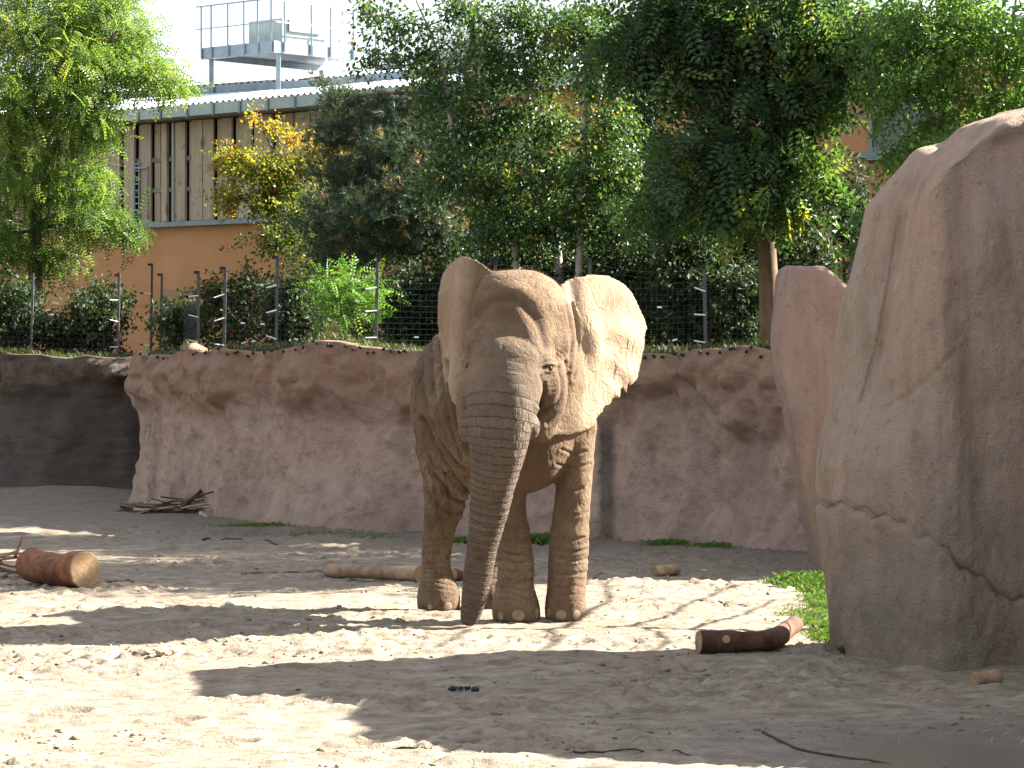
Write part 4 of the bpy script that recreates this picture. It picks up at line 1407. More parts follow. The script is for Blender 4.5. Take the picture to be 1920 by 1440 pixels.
fence([post_at(421, 500, 0.5), post_at(519, 480, 0.55), post_at(706, 490, 0.6), post_at(930, 488, 0.6), post_at(1105, 485, 0.6), post_at(1322, 497, 0.6), post_at(1593, 490, 0.6), post_at(1800, 485, 0.6), post_at(2050, 480, .6, False)],
      'grey wire mesh fence with white insulators along the bank above the pinkish wall', 4, True)
fence([post_at(372, 508, 1.6), post_at(302, 513, 2.5, False), post_at(284, 494, 3.4)],
      'short wire fence running back from the wall corner', 2, True)
fence([post_at(222, 514, 0.6), post_at(60, 512, 0.6, False), post_at(-120, 508, .6, False)], 'wire mesh fence above the dark recess wall', 3, True)

# ------------------------------------------------------------------ logs, branches, small things
def log_mats():
    m = Mat('cut_wood')
    r_ = m.noise(16, 4, 0.6, None, 1.2)
    cut = m.done(m.ramp(r_, [(0.3, (0.19, 0.115, 0.06)), (0.6, (0.27, 0.18, 0.10)), (0.8, (0.31, 0.22, 0.135))]), 0.8, m.bump(r_, 0.5, 0.01), spec=0.2)
    return cut


cut_mat = log_mats()
red_bark = bark_mat('red_bark', (0.10, 0.038, 0.022), (0.24, 0.105, 0.055), 14, 0.02, (1, 1, 1))
dark_bark = bark_mat('dark_bark', (0.06, 0.030, 0.020), (0.165, 0.082, 0.050), 12, 0.02, (1, 1, 1))
pale_wood = bark_mat('peeled_wood', (0.20, 0.125, 0.075), (0.40, 0.285, 0.185), 10, 0.015, (1, 1, 1))
twig_mat = bark_mat('twig_bark', (0.10, 0.07, 0.045), (0.26, 0.19, 0.125), 20, 0.005)
twig_dark = bark_mat('dark_twig_bark', (0.035, 0.026, 0.02), (0.10, 0.072, 0.05), 20, 0.005)
twig_pale = bark_mat('pale_stick', (0.30, 0.23, 0.16), (0.45, 0.37, 0.28), 20, 0.005)


def log(path, mat, label, n=28, seed=0, rough=0.06, cat='log', cap_dir=None, group=None):
    """path rows (x, y, r): lies on the ground"""
    P = spline(path, 26)
    Z = gz(P[:, 0], P[:, 1])
    zc_ = np.linspace(Z[0], Z[-1], len(Z))
    zc_ = zc_ + (Z - zc_).max() * 0.3 if (Z - zc_).max() > 0 else zc_
    pts = np.stack([P[:, 0], P[:, 1], zc_ + P[:, 2] * 0.93], -1)
    V, Q, c0, c1 = tube(pts, P[:, 2], n)
    Vr = V.reshape(26, n, 3)
    ctr = pts[:, None, :]
    dd = (Vr - ctr)
    k = 1 + rough * fbm(Vr, 5.0, 3, seed) + rough * 0.6 * fbm(Vr, 18.0, 2, seed + 4)
    Vr = ctr + dd * k[..., None]
    root = empty('log', pts[0] * (1, 1, 0) + (0, 0, zc_[0]))
    tag(root, label, cat, group)
    o_ = np.array(root.location)
    link('bark', mk_mesh('bark', Vr - o_, Q, True), mat, root)
    for e, sgn in ((0, -1), (25, 1)):
        ring_ = Vr[e]
        t_ = (pts[e] - pts[e - sgn]); t_ /= np.linalg.norm(t_)
        c_ = ring_.mean(0) + t_ * 0.006
        inner = c_ + (ring_ - ring_.mean(0)) * 0.93 + t_ * 0.0
        V_ = np.vstack([ring_, inner, [c_ + t_ * 0.002]]) - o_
        f_ = [(i, (i + 1) % n, n + (i + 1) % n, n + i) for i in range(n)] + [(n + i, n + (i + 1) % n, 2 * n) for i in range(n)]
        if sgn < 0: f_ = [q[::-1] for q in f_]
        link('cut_end', mk_mesh('cut_end', V_, f_, False), cut_mat, root)
    return root, pts


def G(px, py):
    d_ = gd(py)
    return (px - 960) / F * d_, d_


r1, _ = log([(-4.28, 26.62, .155), (-4.12, 26.43, .142), (-3.95, 26.24, .14), (-3.78, 26.04, .16), (-3.70, 25.95, .166)], red_bark, 'short thick reddish log with a pale sawn end', 34, 3, 0.085)
x0, y0 = G(1310, 1225); x1, y1 = G(1395, 1227); x2, y2 = G(1450, 1222); x3, y3 = G(1492, 1186)
r2, pts2 = log([(x0, y0 + .0, .078), (x1, y1 + .15, .076), (x2, y2 + .18, .072), (x3, y3 + .06, .062)], dark_bark, 'dark brown bent log lying near the big boulder', 26, 13, 0.08)
c_ = pts2[5] - np.array(r2.location)
MB().tube([c_ + (0, -0.04, 0.01), c_ + (-.005, -0.105, 0.03)], [0.032, 0.027], 12).obj('branch_stub', cut_mat, r2)
x0, y0 = G(614, 1086); x1, y1 = G(786, 1096)
log([(x0, y0, .058), ((x0 + x1) / 2, (y0 + y1) / 2 + .02, .062), (x1, y1, .070)], pale_wood, 'peeled reddish log lying behind the elephant hind leg', 22, 23, 0.09)
x0, y0 = G(1228, 1086); x1, y1 = G(1270, 1083)
log([(x0, y0, .048), (x1, y1, .05)], pale_wood, 'small stubby chunk of wood lying in front of the wall', 16, 33, 0.18, 'log')
x0, y0 = G(846, 1092); x1, y1 = G(862, 1090)
log([(x0, y0, .055), (x1, y1, .05)], dark_bark, 'dark weathered wood chunk beside the end of the peeled log', 14, 43, 0.22, 'wood chunk')
x0, y0 = G(1828, 1283); x1, y1 = G(1870, 1280)
log([(x0, y0, .045), (x1, y1, .05)], pale_wood, 'rotten pale wood piece at the foot of the huge boulder', 14, 53, 0.18, 'wood chunk')

srng = np.random.default_rng(41)


def stick(p, q, r, mat, label, group=None, bend=0.05, name='branch', fork=False, cat='branch'):
    p, q = np.asarray(p, float), np.asarray(q, float)
    L_ = np.linalg.norm(q - p)
    t = np.linspace(0, 1, 7)[:, None]
    b1 = srng.normal(0, bend * L_, 3); b2 = srng.normal(0, bend * L_ * .5, 3)
    b1[2] *= 0.3; b2[2] *= 0.3
    pts = p * (1 - t) + q * t + np.sin(math.pi * t) * b1 + np.sin(2 * math.pi * t) * b2
    mb = MB()
    o_ = pts[0].copy()
    mb.tube(pts - o_, np.linspace(r, r * 0.55, 7), 6)
    if fork:
        a_ = pts[4]; dr = (pts[6] - pts[3]); sd = np.cross(dr, (0, 0, 1.0)) * srng.choice([-1, 1])
        mb.tube(np.array([a_, a_ + dr * .35 + sd * .25, a_ + dr * .6 + sd * .55 + (0, 0, .02)]) - o_, [r * .5, r * .4, r * .25], 5)
    o = mb.obj(name, mat, None, True)
    o.location = o_
    tag(o, label, cat, group)
    return o


# brushwood heap against the wall
for i in range(26):
    cx, cy = srng.normal(-4.15, 0.32), srng.normal(38.75, 0.14)
    a_ = srng.normal(0, 0.45)
    L_ = srng.uniform(0.25, 0.62)
    z_ = 0.05 + 0.26 * srng.random() * math.exp(-((cx + 4.1) / 0.35) ** 2)
    dz = srng.normal(0, 0.09)
    d_ = np.array([math.cos(a_) * L_, math.sin(a_) * L_ * .5, dz])
    stick(np.array([cx, cy, z_]) - d_, np.array([cx, cy, z_]) + d_, srng.uniform(0.008, 0.022), [twig_mat, twig_dark, twig_pale, twig_mat][i % 4],
          ('forked ' if i % 2 == 0 else 'straight ') + ['mid brown', 'dark brown', 'pale', 'mid brown'][i % 4] + ' stick in the brushwood heap against the rock wall', 'sticks heaped against the rock wall', 0.08, fork=i % 2 == 0)
stick(at(340, 952, 38.5), at(384, 908, 39.0), 0.032, twig_dark, 'thick dark branch jutting up out of the brushwood heap', bend=0.02)
stick(at(352, 938, 38.5), at(418, 918, 38.6), 0.016, twig_dark, 'thin bent branch leaning over the top of the brushwood heap', bend=0.05)
stick(at(375, 962, 38.2), at(393, 972, 38.1), 0.03, twig_pale, 'short pale grey piece of wood in the brushwood heap', bend=0.01)
# heap at the left by the thick log
for i in range(14):
    cx, cy = srng.normal(-4.62, 0.14), srng.normal(27.2, 0.2)
    a_ = srng.normal(0.2, 0.5); L_ = srng.uniform(0.15, 0.36)
    z_ = 0.04 + 0.22 * srng.random()
    d_ = np.array([math.cos(a_) * L_, math.sin(a_) * L_ * .5, srng.normal(0, .05)])
    stick(np.array([cx, cy, z_]) - d_, np.array([cx, cy, z_]) + d_, srng.uniform(0.009, 0.026), [twig_pale, twig_mat, pale_wood][i % 3],
          ['pale grey', 'brown', 'peeled tan'][i % 3] + ' stick in the heap beside the short thick log', 'sticks heaped beside the thick log', 0.1)
stick(at(28, 1046, 26.9), at(41, 1006, 27.0), 0.018, red_bark, 'upright broken stick poking out of the heap beside the thick log', bend=0.02)


def ground_stick(pix, r, mat, label, group=None):
    P = []
    for px, py in pix:
        x_, y_ = G(px, py); P.append((x_, y_, 0))
    P = spline(P, 18)
    P[:, 2] = gz(P[:, 0], P[:, 1]) + r * 0.8
    o_ = P[0].copy()
    o = MB().tube(P - o_, np.linspace(r, r * .5, 18), 6).obj('twig', mat, None, True)
    o.location = o_
    tag(o, label, 'twig', group)


ground_stick([(1055, 1402), (1082, 1425), (1160, 1418), (1250, 1421), (1310, 1425)], 0.007, twig_dark, 'long thin dark twig with a bent end on sunlit sand')
ground_stick([(1430, 1368), (1490, 1397), (1560, 1405), (1680, 1416), (1800, 1424)], 0.008, twig_dark, 'dark curved stick lying across the edge of the puddle')
ground_stick([(452, 1081), (505, 1079), (545, 1077), (608, 1079)], 0.012, twig_mat, 'forked thin stick on the sand left of the peeled log')
ground_stick([(288, 1046), (300, 1044), (355, 1048), (400, 1052)], 0.012, twig_pale, 'pale crooked stick at the edge of the wall shade')
ground_stick([(380, 1018), (430, 1015), (480, 1016), (520, 1022)], 0.014, twig_dark, 'dark stick lying in the shade below the brushwood heap')
ground_stick([(1305, 1128), (1340, 1131), (1370, 1136), (1400, 1137)], 0.009, twig_mat, 'thin brown twig on the sand between elephant and grass patch')
ground_stick([(1100, 1104), (1115, 1092), (1130, 1084)], 0.008, twig_mat, 'short twig beside the elephant front foot')
ground_stick([(725, 1408), (770, 1412), (800, 1416)], 0.008, twig_dark, 'short straight dark stick on open sunlit sand')
ground_stick([(190, 1100), (215, 1098), (250, 1101)], 0.02, twig_mat, 'brown stick touching the ground beside the sawn end of the thick log')
ground_stick([(1440, 1120), (1470, 1112), (1500, 1104)], 0.018, twig_pale, 'pale stick lying in the grass patch')
# dung and pale husk
def lump(px, py, r, mat, label, cat, seed, n=5):
    x_, y_ = G(px, py)
    lr = np.random.default_rng(seed)
    b_ = bmesh.new()
    for i in range(n):
        m_ = Matrix.Translation((lr.normal(0, r * 1.3), lr.normal(0, r * .6), r * .3 + lr.uniform(0, r * .3))) @ Matrix.Diagonal((1, 1, .6, 1))
        bmesh.ops.create_icosphere(b_, subdivisions=2, radius=r * lr.uniform(.5, .9), matrix=m_)
    for v in b_.verts:
        v.co += Vector(lr.normal(0, r * .09, 3))
    me_ = bpy.data.meshes.new(cat); b_.to_mesh(me_); b_.free()
    o = link(cat.replace(' ', '_'), me_, mat)
    o.location = (x_, y_, float(gz(x_, y_)))
    tag(o, label, cat)


lump(872, 1290, 0.032, plain('dark_dung', (0.018, 0.02, 0.028), 0.8, 0.3, 30), 'dark bluish dropping on the shaded ground in front of the elephant', 'dung', 4, 7)
lump(300, 1228, 0.05, twig_pale, 'pale upright husk of wood on the sunlit sand', 'wood chip', 6, 4)

# ------------------------------------------------------------------ clods, straw, grass
crng = np.random.default_rng(61)
_b = bmesh.new(); bmesh.ops.create_icosphere(_b, subdivisions=1, radius=1.0)
ico_v = np.array([v.co[:] for v in _b.verts]); ico_f = np.array([[v.index for v in f.verts] for f in _b.faces]); _b.free()
N = 11000
cy_ = 13.8 + 16 * crng.random(N) ** 1.1
cx_ = crng.uniform(-0.19, 0.19, N) * cy_
msk = fbm(np.stack([cx_, cy_, cy_ * 0], -1), 0.9, 3, 9) > crng.normal(0.15, 0.25, N)
cx_, cy_ = cx_[msk], cy_[msk]
keep = ~(((cx_ - 2.55) / 1.1) ** 2 + ((cy_ - 15.15) / .8) ** 2 < 1)
cx_, cy_ = cx_[keep], cy_[keep]
N = len(cx_)
sz = 0.004 + 0.018 * crng.random(N) ** 4
V = ico_v[None] * sz[:, None, None] * crng.uniform(.6, 1.6, (N, 1, 3)) * np.array([1, 1, .55]) * (1 + 0.35 * crng.normal(0, 1, (N, 12, 1)))
V = V + np.stack([cx_, cy_, gz(cx_, cy_) + sz * .05], -1)[:, None]
Fi = (ico_f[None] + 12 * np.arange(N)[:, None, None]).reshape(-1, 3)
tag(link('earth_clods', mk_mesh('earth_clods', V, Fi, True), gmat), 'small crumbs and clods of dry earth scattered over the paddock', 'clods', kind='stuff')

straw_mat = plain('straw', (0.26, 0.20, 0.125), 0.8, 0.3, 5)
N = 420
cy_ = 13.9 + 15 * crng.random(N) ** 1.2
cx_ = crng.uniform(-0.19, 0.19, N) * cy_
q_ = crng.random(N) < 0.35
cx_[q_] = crng.normal(1.9, 0.9, q_.sum()); cy_[q_] = crng.normal(18.6, 0.8, q_.sum())
a_ = crng.uniform(-1.6, 1.6, N); L_ = crng.uniform(.01, .05, N)
c0 = np.stack([cx_, cy_, gz(cx_, cy_) + .006], -1)
dv_ = np.stack([np.cos(a_) * L_, np.sin(a_) * L_, crng.uniform(0, .01, N)], -1)
w_ = np.stack([-np.sin(a_), np.cos(a_), np.full(N, .6)], -1) * .0022
V = np.stack([c0 - dv_ - w_, c0 - dv_ + w_, c0 + dv_ + w_ + (0, 0, .002), c0 + dv_ - w_ + (0, 0, .002)], 1)
tag(link('straw_litter', mk_mesh('straw_litter', V, np.arange(4 * N).reshape(N, 4), False), straw_mat), 'loose straw and bits of stalk scattered over the paddock', 'straw', kind='stuff')

grass_mat = leaf_mat('grass', [(0.0, (0.05, 0.10, 0.02)), (0.6, (0.11, 0.19, 0.04)), (1.0, (0.26, 0.24, 0.09))], 0.4, .6)


def grass(name, spots, n, h, label, seed, w=0.005):
    r_ = np.random.default_rng(seed)
    k_ = r_.integers(0, len(spots), n)
    S_ = np.array(spots)[k_]
    x_ = S_[:, 0] + r_.normal(0, 1, n) * S_[:, 2] * .5
    y_ = S_[:, 1] + r_.normal(0, 1, n) * S_[:, 3] * .5
    H_ = h * r_.uniform(.4, 1.2, n) * S_[:, 4]
    b_ = np.stack([x_, y_, gz(x_, y_) - .003], -1)
    a_ = r_.uniform(0, 6.28, n)
    dr = np.stack([np.cos(a_), np.sin(a_), a_ * 0], -1)
    sd = np.stack([-np.sin(a_), np.cos(a_), a_ * 0], -1) * w
    up_ = np.array([0, 0, 1.0])
    p1 = b_ + up_ * (H_ * .6)[:, None] + dr * (H_ * .25)[:, None]
    p2 = b_ + up_ * (H_ * .85)[:, None] + dr * (H_ * .8)[:, None]
    V = np.stack([b_ - sd, b_ + sd, p1 + sd * .8, p2, p1 - sd * .8], 1)
    F_ = np.arange(5 * n).reshape(n, 5)
    tint = np.repeat(np.clip(r_.normal(.45, .22, n), 0, 1), 5)
    tag(link(name, mk_mesh(name, V, F_, False, {'tint': tint}), grass_mat), label, 'grass', kind='stuff')


sp = []
for px, py, wx_, wy_, hh in [(1508, 1098, .26, .5, 1.2), (1535, 1105, .2, .7, 1.1), (1482, 1096, .16, .25, .8), (1545, 1135, .15, .8, .8), (1540, 1170, .15, .7, .6), (1550, 1195, .12, .5, .6), (1510, 1150, .2, .5, .4), (1600, 1222, .06, .05, 1)]:
    x_, y_ = G(px, py); sp.append((x_, y_, wx_, wy_, hh))
grass('grass_patch', sp, 8000, 0.065, 'bright green grass patch between the boulders', 71, 0.0032)
sp = []
for px, py, wx_, hh in [(1015, 1020, .18, 1.2), (860, 1018, .12, .8), (1190, 1010, .25, .6), (1250, 1022, .2, .5), (1340, 1030, .3, .4), (480, 985, .5, .4), (300, 950, .3, .3), (600, 1000, .4, .3), (700, 1008, .3, .2), (1050, 1014, .2, .5)]:
    x_, y_ = G(px, py); sp.append((x_, y_, wx_, .25, hh))
grass('grass_tufts', sp, 5000, 0.11, 'sparse weeds and grass along the foot of the rock wall', 73, 0.0045)
# moss and low weeds hanging over the bank edge
n = 9000
r_ = np.random.default_rng(79)
x_ = r_.uniform(-8.5, 5, n); y_ = bank_front(x_) + 0.02 + r_.exponential(.45, n)
b_ = np.stack([x_, y_, bank_z(x_, y_) - .01], -1)
a_ = r_.uniform(0, 6.28, n); H_ = r_.uniform(.02, .10, n)
dr = np.stack([np.cos(a_), np.sin(a_), a_ * 0], -1); sd = np.stack([-np.sin(a_), np.cos(a_), a_ * 0], -1) * .009
V = np.stack([b_ - sd, b_ + sd, b_ + dr * H_[:, None] * .8 + np.array([0, 0, 1.]) * H_[:, None]], 1)
weed_mat = leaf_mat('bank_weeds', [(0.0, (0.03, 0.045, 0.012)), (0.7, (0.06, 0.085, 0.025)), (1.0, (0.14, 0.12, 0.05))], 0.3)
tag(link('bank_weeds', mk_mesh('bank_weeds', V, np.arange(3 * n).reshape(n, 3), False, {'tint': np.repeat(r_.random(n), 3)}), weed_mat), 'low weeds and moss covering the edge of the bank', 'weeds', kind='stuff')

# ------------------------------------------------------------------ trees and shrubs
def pinnate_template(pairs=6, ll=0.19, lw=0.085):
    V, Q = [], []
    def lf(b, ang, L_, W_):
        c, s = math.cos(ang), math.sin(ang)
        k = len(V)
        for (u, v, w) in ((0, 0, 0), (.5 * L_, W_ / 2, .02), (L_, 0, -.03), (.5 * L_, -W_ / 2, .02)):
            V.append((b[0] + c * u - s * v, b[1] + s * u + c * v, b[2] + w))
        Q.append((k, k + 1, k + 2, k + 3))
    for i in range(pairs):
        x_ = .16 + .76 * i / (pairs - 1)
        z_ = -.25 * x_ * x_
        sc = 1.0 - .25 * abs(x_ - .5)
        lf((x_, .01, z_), math.radians(68), ll * sc, lw); lf((x_, -.01, z_), -math.radians(68), ll * sc, lw)
    lf((.95, 0, -.24), 0, ll, lw)
    return np.array(V), np.array(Q)


def simple_template():
    return np.array([(0, 0, 0), (.45, .30, .06), (1, 0, -.05), (.45, -.30, .06)]), np.array([(0, 1, 2, 3)])


def needle_template(n=13, seed=2):
    r_ = np.random.default_rng(seed)
    V, Q = [], []
    for i in range(n):
        a, t = r_.uniform(0, 6.28), r_.uniform(.25, 1.0)
        d_ = np.array([math.cos(t), math.sin(t) * math.cos(a), math.sin(t) * math.sin(a)])
        s_ = np.cross(d_, r_.normal(0, 1, 3)); s_ /= np.linalg.norm(s_)
        k = len(V); V += [s_ * .035, -s_ * .035, d_]; Q.append((k, k + 1, k + 2))
    return np.array(V), np.array(Q)


DENS = {'pinnate': 1.5, 'pinnate_large': 1.05, 'simple': 1.75, 'needle': 2.0}
TEMPL = {'pinnate': pinnate_template(), 'pinnate_large': pinnate_template(5, .26, .13), 'simple': simple_template(), 'needle': needle_template()}


def frames(f, r_, up_bias):
    f = f / (np.linalg.norm(f, axis=1)[:, None] + 1e-9)
    u = r_.normal(0, 1, f.shape); u[:, 2] += up_bias
    y = np.cross(u, f); y /= np.linalg.norm(y, axis=1)[:, None] + 1e-9
    z = np.cross(f, y)
    return np.stack([f, y, z], -1)          # columns: local x, y, z


def foliage(centers, dirs, kind, per, size, spread, r_, droop, tint_mu, tint_sd, up_bias=1.5):
    """leaves set along short twigs; returns verts, faces, tint"""
    TV, TQ = TEMPL[kind]
    n = len(centers) * per
    c = np.repeat(centers, per, 0); d_ = np.repeat(dirs, per, 0)
    t = r_.uniform(-.5, .6, n)[:, None]
    pos = c + d_ * t * spread + r_.normal(0, spread * .16, (n, 3))
    fw = d_ * .7 + r_.normal(0, .75, (n, 3)); fw[:, 2] -= droop
    M = frames(fw, r_, up_bias)
    s_ = size * r_.uniform(.6, 1.25, n)
    V = np.einsum('nij,kj->nki', M, TV) * s_[:, None, None] + pos[:, None]
    Q = (TQ[None] + len(TV) * np.arange(n)[:, None, None]).reshape(-1, TQ.shape[1])
    ti = np.clip(np.repeat(r_.normal(tint_mu, tint_sd, len(centers)), per) + r_.normal(0, .12, n), 0, 1)
    return V.reshape(-1, 3), Q, np.repeat(ti, len(TV))


def plant(name, label, cat, trunks, bark, blobs, kind, mat, per, size, seed, spread=.28, droop=.4, tint=(.45, .2), group=None, twig_r=.006, base=None, density=1.0, limb_r=.35, world=False):
    """trunks: lists of (px,py,d,r) or world (x,y,z,r); blobs: (px,py,d,rx_px,ry_px,rz_m,n[,tint shift])"""
    r_ = np.random.default_rng(seed)
    W = []
    for t in trunks:
        t = np.array(t, float)
        p = t[:, :3] if world else np.array([at(*q[:3]) for q in t])
        W.append(np.column_stack([p, t[:, 3]]))
    b0 = W[0][0, :3].copy()
    root = empty(name, b0)
    tag(root, label, cat, group)
    mb = MB()
    TP = []
    for w in W:
        P = spline(w, 16)
        mb.tube(P[:, :3] - b0, np.maximum(P[:, 3], .006), 8)
        TP.append(P)
    TP = np.vstack(TP)
    C, D, T = [], [], []
    for bl in blobs:
        px, py, d_, rx, ry, rz, n = bl[:7]
        ts_ = bl[7] if len(bl) > 7 else 0.0
        if world:
            c = np.array([px, py, d_]); R = np.array([rx, rz, ry])
        else:
            c = at(px, py, d_); R = np.array([rx / F * d_, rz, ry / F * d_])
        n = max(3, int(n * density * DENS.get(kind, 1)))
        u = r_.normal(0, 1, (n, 3)); u /= np.linalg.norm(u, axis=1)[:, None]
        rad = r_.random(n) ** .42
        p = c + u * rad[:, None] * R * (1 + .25 * r_.normal(0, 1, (n, 1)))
        # limb from the nearest lower trunk point to the clump, then twigs fanning out
        q = TP[:, :3] - c
        sc = np.linalg.norm(q, axis=1) + 1.2 * np.maximum(q[:, 2], 0)
        i = np.argmin(sc)
        a = TP[i, :3]; r0 = min(TP[i, 3] * .6, .05) * limb_r * 2
        L_ = np.linalg.norm(c - a)
        mid = (a + c) / 2 + r_.normal(0, .06 * L_, 3) + np.array([0, 0, .08 * L_])
        P = spline(np.array([a, mid, c]), 7)
        mb.tube(P - b0, np.linspace(max(r0, .01), .008, 7), 5)
        for j in r_.choice(n, min(n, 7), False):
            e = p[j]
            m2 = (c + e) / 2 + r_.normal(0, .05 * np.linalg.norm(e - c), 3)
            st = P[r_.integers(3, 7)]
            mb.tube(spline(np.array([st, m2, e]), 5) - b0, np.linspace(.009, twig_r * .6, 5), 4)
        dd = u * R / R.mean() + r_.normal(0, .35, (n, 3)); dd[:, 2] -= droop * .6
        dd /= np.linalg.norm(dd, axis=1)[:, None]
        C.append(p); D.append(dd); T.append(np.full(n, ts_))
    mb.obj('trunk', bark, root, True)
    C, D, T = np.vstack(C), np.vstack(D), np.concatenate(T)
    V, Q, ti = foliage(C, D, kind, per, size, spread, r_, droop, tint[0], tint[1])
    ti = np.clip(ti + np.repeat(T, per * len(TEMPL[kind][0])), 0, 1)
    cr = link('crown', mk_mesh('crown', V - b0, Q, False, {'tint': ti}), mat, root)
    cr['kind'] = 'stuff'
    return root, C, D


robinia_leaf = leaf_mat('robinia_leaf', [(0.0, (0.022, 0.05, 0.026)), (0.5, (0.052, 0.10, 0.034)), (0.88, (0.13, 0.195, 0.045)), (1.0, (0.30, 0.27, 0.04))], .45)
locust_leaf = leaf_mat('locust_leaf', [(0.0, (0.045, 0.085, 0.028)), (0.45, (0.125, 0.20, 0.045)), (0.88, (0.22, 0.30, 0.07)), (1.0, (0.40, 0.34, 0.06))], .52, .45, (1.25, 1.3, .6))
birch_leaf = leaf_mat('birch_leaf', [(0.0, (0.020, 0.044, 0.018)), (0.6, (0.044, 0.088, 0.028)), (0.97, (0.105, 0.165, 0.04)), (1.0, (0.34, 0.26, 0.03))], .42, .42)
glossy_leaf = leaf_mat('glossy_leaf', [(0.0, (0.05, 0.10, 0.035)), (0.6, (0.115, 0.205, 0.06)), (1.0, (0.20, 0.29, 0.09))], .5, .3)
pine_leaf = leaf_mat('pine_needles', [(0.0, (0.024, 0.046, 0.028)), (0.6, (0.058, 0.092, 0.050)), (0.85, (0.10, 0.125, 0.055)), (1.0, (0.26, 0.175, 0.055))], .25, .5, (1.1, 1.2, .8))
rowan_leaf = leaf_mat('rowan_leaf', [(0.0, (0.05, 0.085, 0.02)), (0.4, (0.14, 0.17, 0.025)), (0.75, (0.30, 0.25, 0.035)), (1.0, (0.40, 0.20, 0.04))], .5)
shrub_leaf = leaf_mat('shrub_leaf', [(0.0, (0.014, 0.028, 0.011)), (0.6, (0.029, 0.052, 0.018)), (1.0, (0.058, 0.075, 0.025))], .3, .65)
lime_leaf = leaf_mat('bright_leaf', [(0.0, (0.06, 0.13, 0.025)), (0.6, (0.12, 0.24, 0.04)), (1.0, (0.19, 0.31, 0.06))], .4)
tree_bark = bark_mat('grey_brown_bark', (0.055, 0.042, 0.032), (0.13, 0.10, 0.075), 10, .02)
birch_bark = bark_mat('pale_grey_bark', (0.16, 0.145, 0.125), (0.42, 0.39, 0.35), 8, .01)
pine_bark = bark_mat('pine_bark', (0.085, 0.042, 0.026), (0.21, 0.11, 0.062), 10, .02)
rob_bark = bark_mat('robinia_bark', (0.10, 0.062, 0.038), (0.23, 0.15, 0.095), 10, .02)

D1 = 50.6
plant('locust_tree', 'feathery bright green locust tree in front of the timber planks', 'tree',
      [[(68, 640, D1, .13), (66, 520, D1, .12), (67, 420, D1, .11), (75, 330, D1, .09), (95, 240, D1, .075), (112, 150, D1, .06), (122, 60, D1, .045), (125, -60, D1, .03)],
       [(67, 420, D1, .09), (40, 330, D1 - .3, .07), (5, 240, D1 - .6, .06), (-40, 120, D1 - .8, .045), (-60, -20, D1, .03)],
       [(78, 320, D1, .07), (130, 230, D1 - .5, .055), (175, 150, D1 - .7, .04), (215, 60, D1 - .6, .025)]],
      tree_bark,
      [(60, 50, D1, 130, 90, 1.3, 230), (190, 20, D1, 80, 60, .9, 120), (140, 120, D1 - .6, 95, 60, 1.0, 170), (265, 135, D1 - .4, 62, 34, .6, 80), (320, 155, D1 - .4, 34, 14, .3, 20), (40, 200, D1 - .6, 110, 80, 1.2, 200),
       (160, 215, D1 - .7, 66, 50, .8, 110), (40, 320, D1 - .4, 105, 60, 1.1, 150), (150, 330, D1 - .3, 52, 40, .7, 70, -.15), (150, 395, D1 - .2, 90, 28, .8, 75, -.25), (225, 425, D1, 50, 22, .5, 36, -.25), (20, 440, D1, 60, 50, .9, 70, -.2),  # negative tint shifts paint shade into the leaf colour of the lower fronds
       (95, 470, D1 + .2, 66, 30, .7, 60, -.2), (-80, 130, D1, 110, 150, 1.5, 130), (-90, 360, D1, 90, 110, 1.2, 80), (215, 80, D1, 55, 45, .6, 60), (110, -60, D1, 140, 60, 1.3, 120), (265, 70, D1, 30, 22, .4, 22)],
      'pinnate', locust_leaf, 4, .33, 501, .34, .55, (.52, .18))

D2 = 42.5
plant('pine_tree', 'dark blue green pine tree with brown inner needles in front of the barn', 'tree',
      [[(845, 650, D2, .15), (846, 520, D2, .14), (850, 420, D2, .125), (868, 300, D2, .10), (876, 190, D2, .075), (884, 90, D2, .05), (890, 10, D2, .03)]],
      pine_bark,
      [(640, 185, D2, 46, 34, .5, 44), (625, 255, D2 - .3, 46, 36, .6, 52), (655, 330, D2 - .4, 66, 44, .8, 90), (610, 420, D2 - .2, 60, 48, .8, 80), (720, 285, D2 - .6, 62, 40, .8, 80), (760, 240, D2 - .3, 70, 46, .8, 80), (690, 410, D2 - .8, 76, 50, .9, 110),
       (780, 380, D2 - .9, 80, 56, .9, 110, .12), (700, 210, D2, 44, 34, .5, 40), (810, 170, D2, 46, 50, .6, 50), (880, 110, D2, 46, 54, .6, 56, .1), (920, 70, D2, 26, 30, .4, 22, .1), (850, 300, D2 - .8, 60, 50, .8, 70, .12), (740, 460, D2 - .6, 90, 36, .9, 80),
       (930, 160, D2, 40, 36, .5, 32), (640, 480, D2 - .3, 60, 30, .7, 50), (850, 440, D2 - .7, 60, 44, .8, 60, .2), (935, 300, D2 - .3, 50, 60, .6, 40, .1)],
      'needle', pine_leaf, 5, .125, 502, .30, -.45, (.42, .22), limb_r=.5)

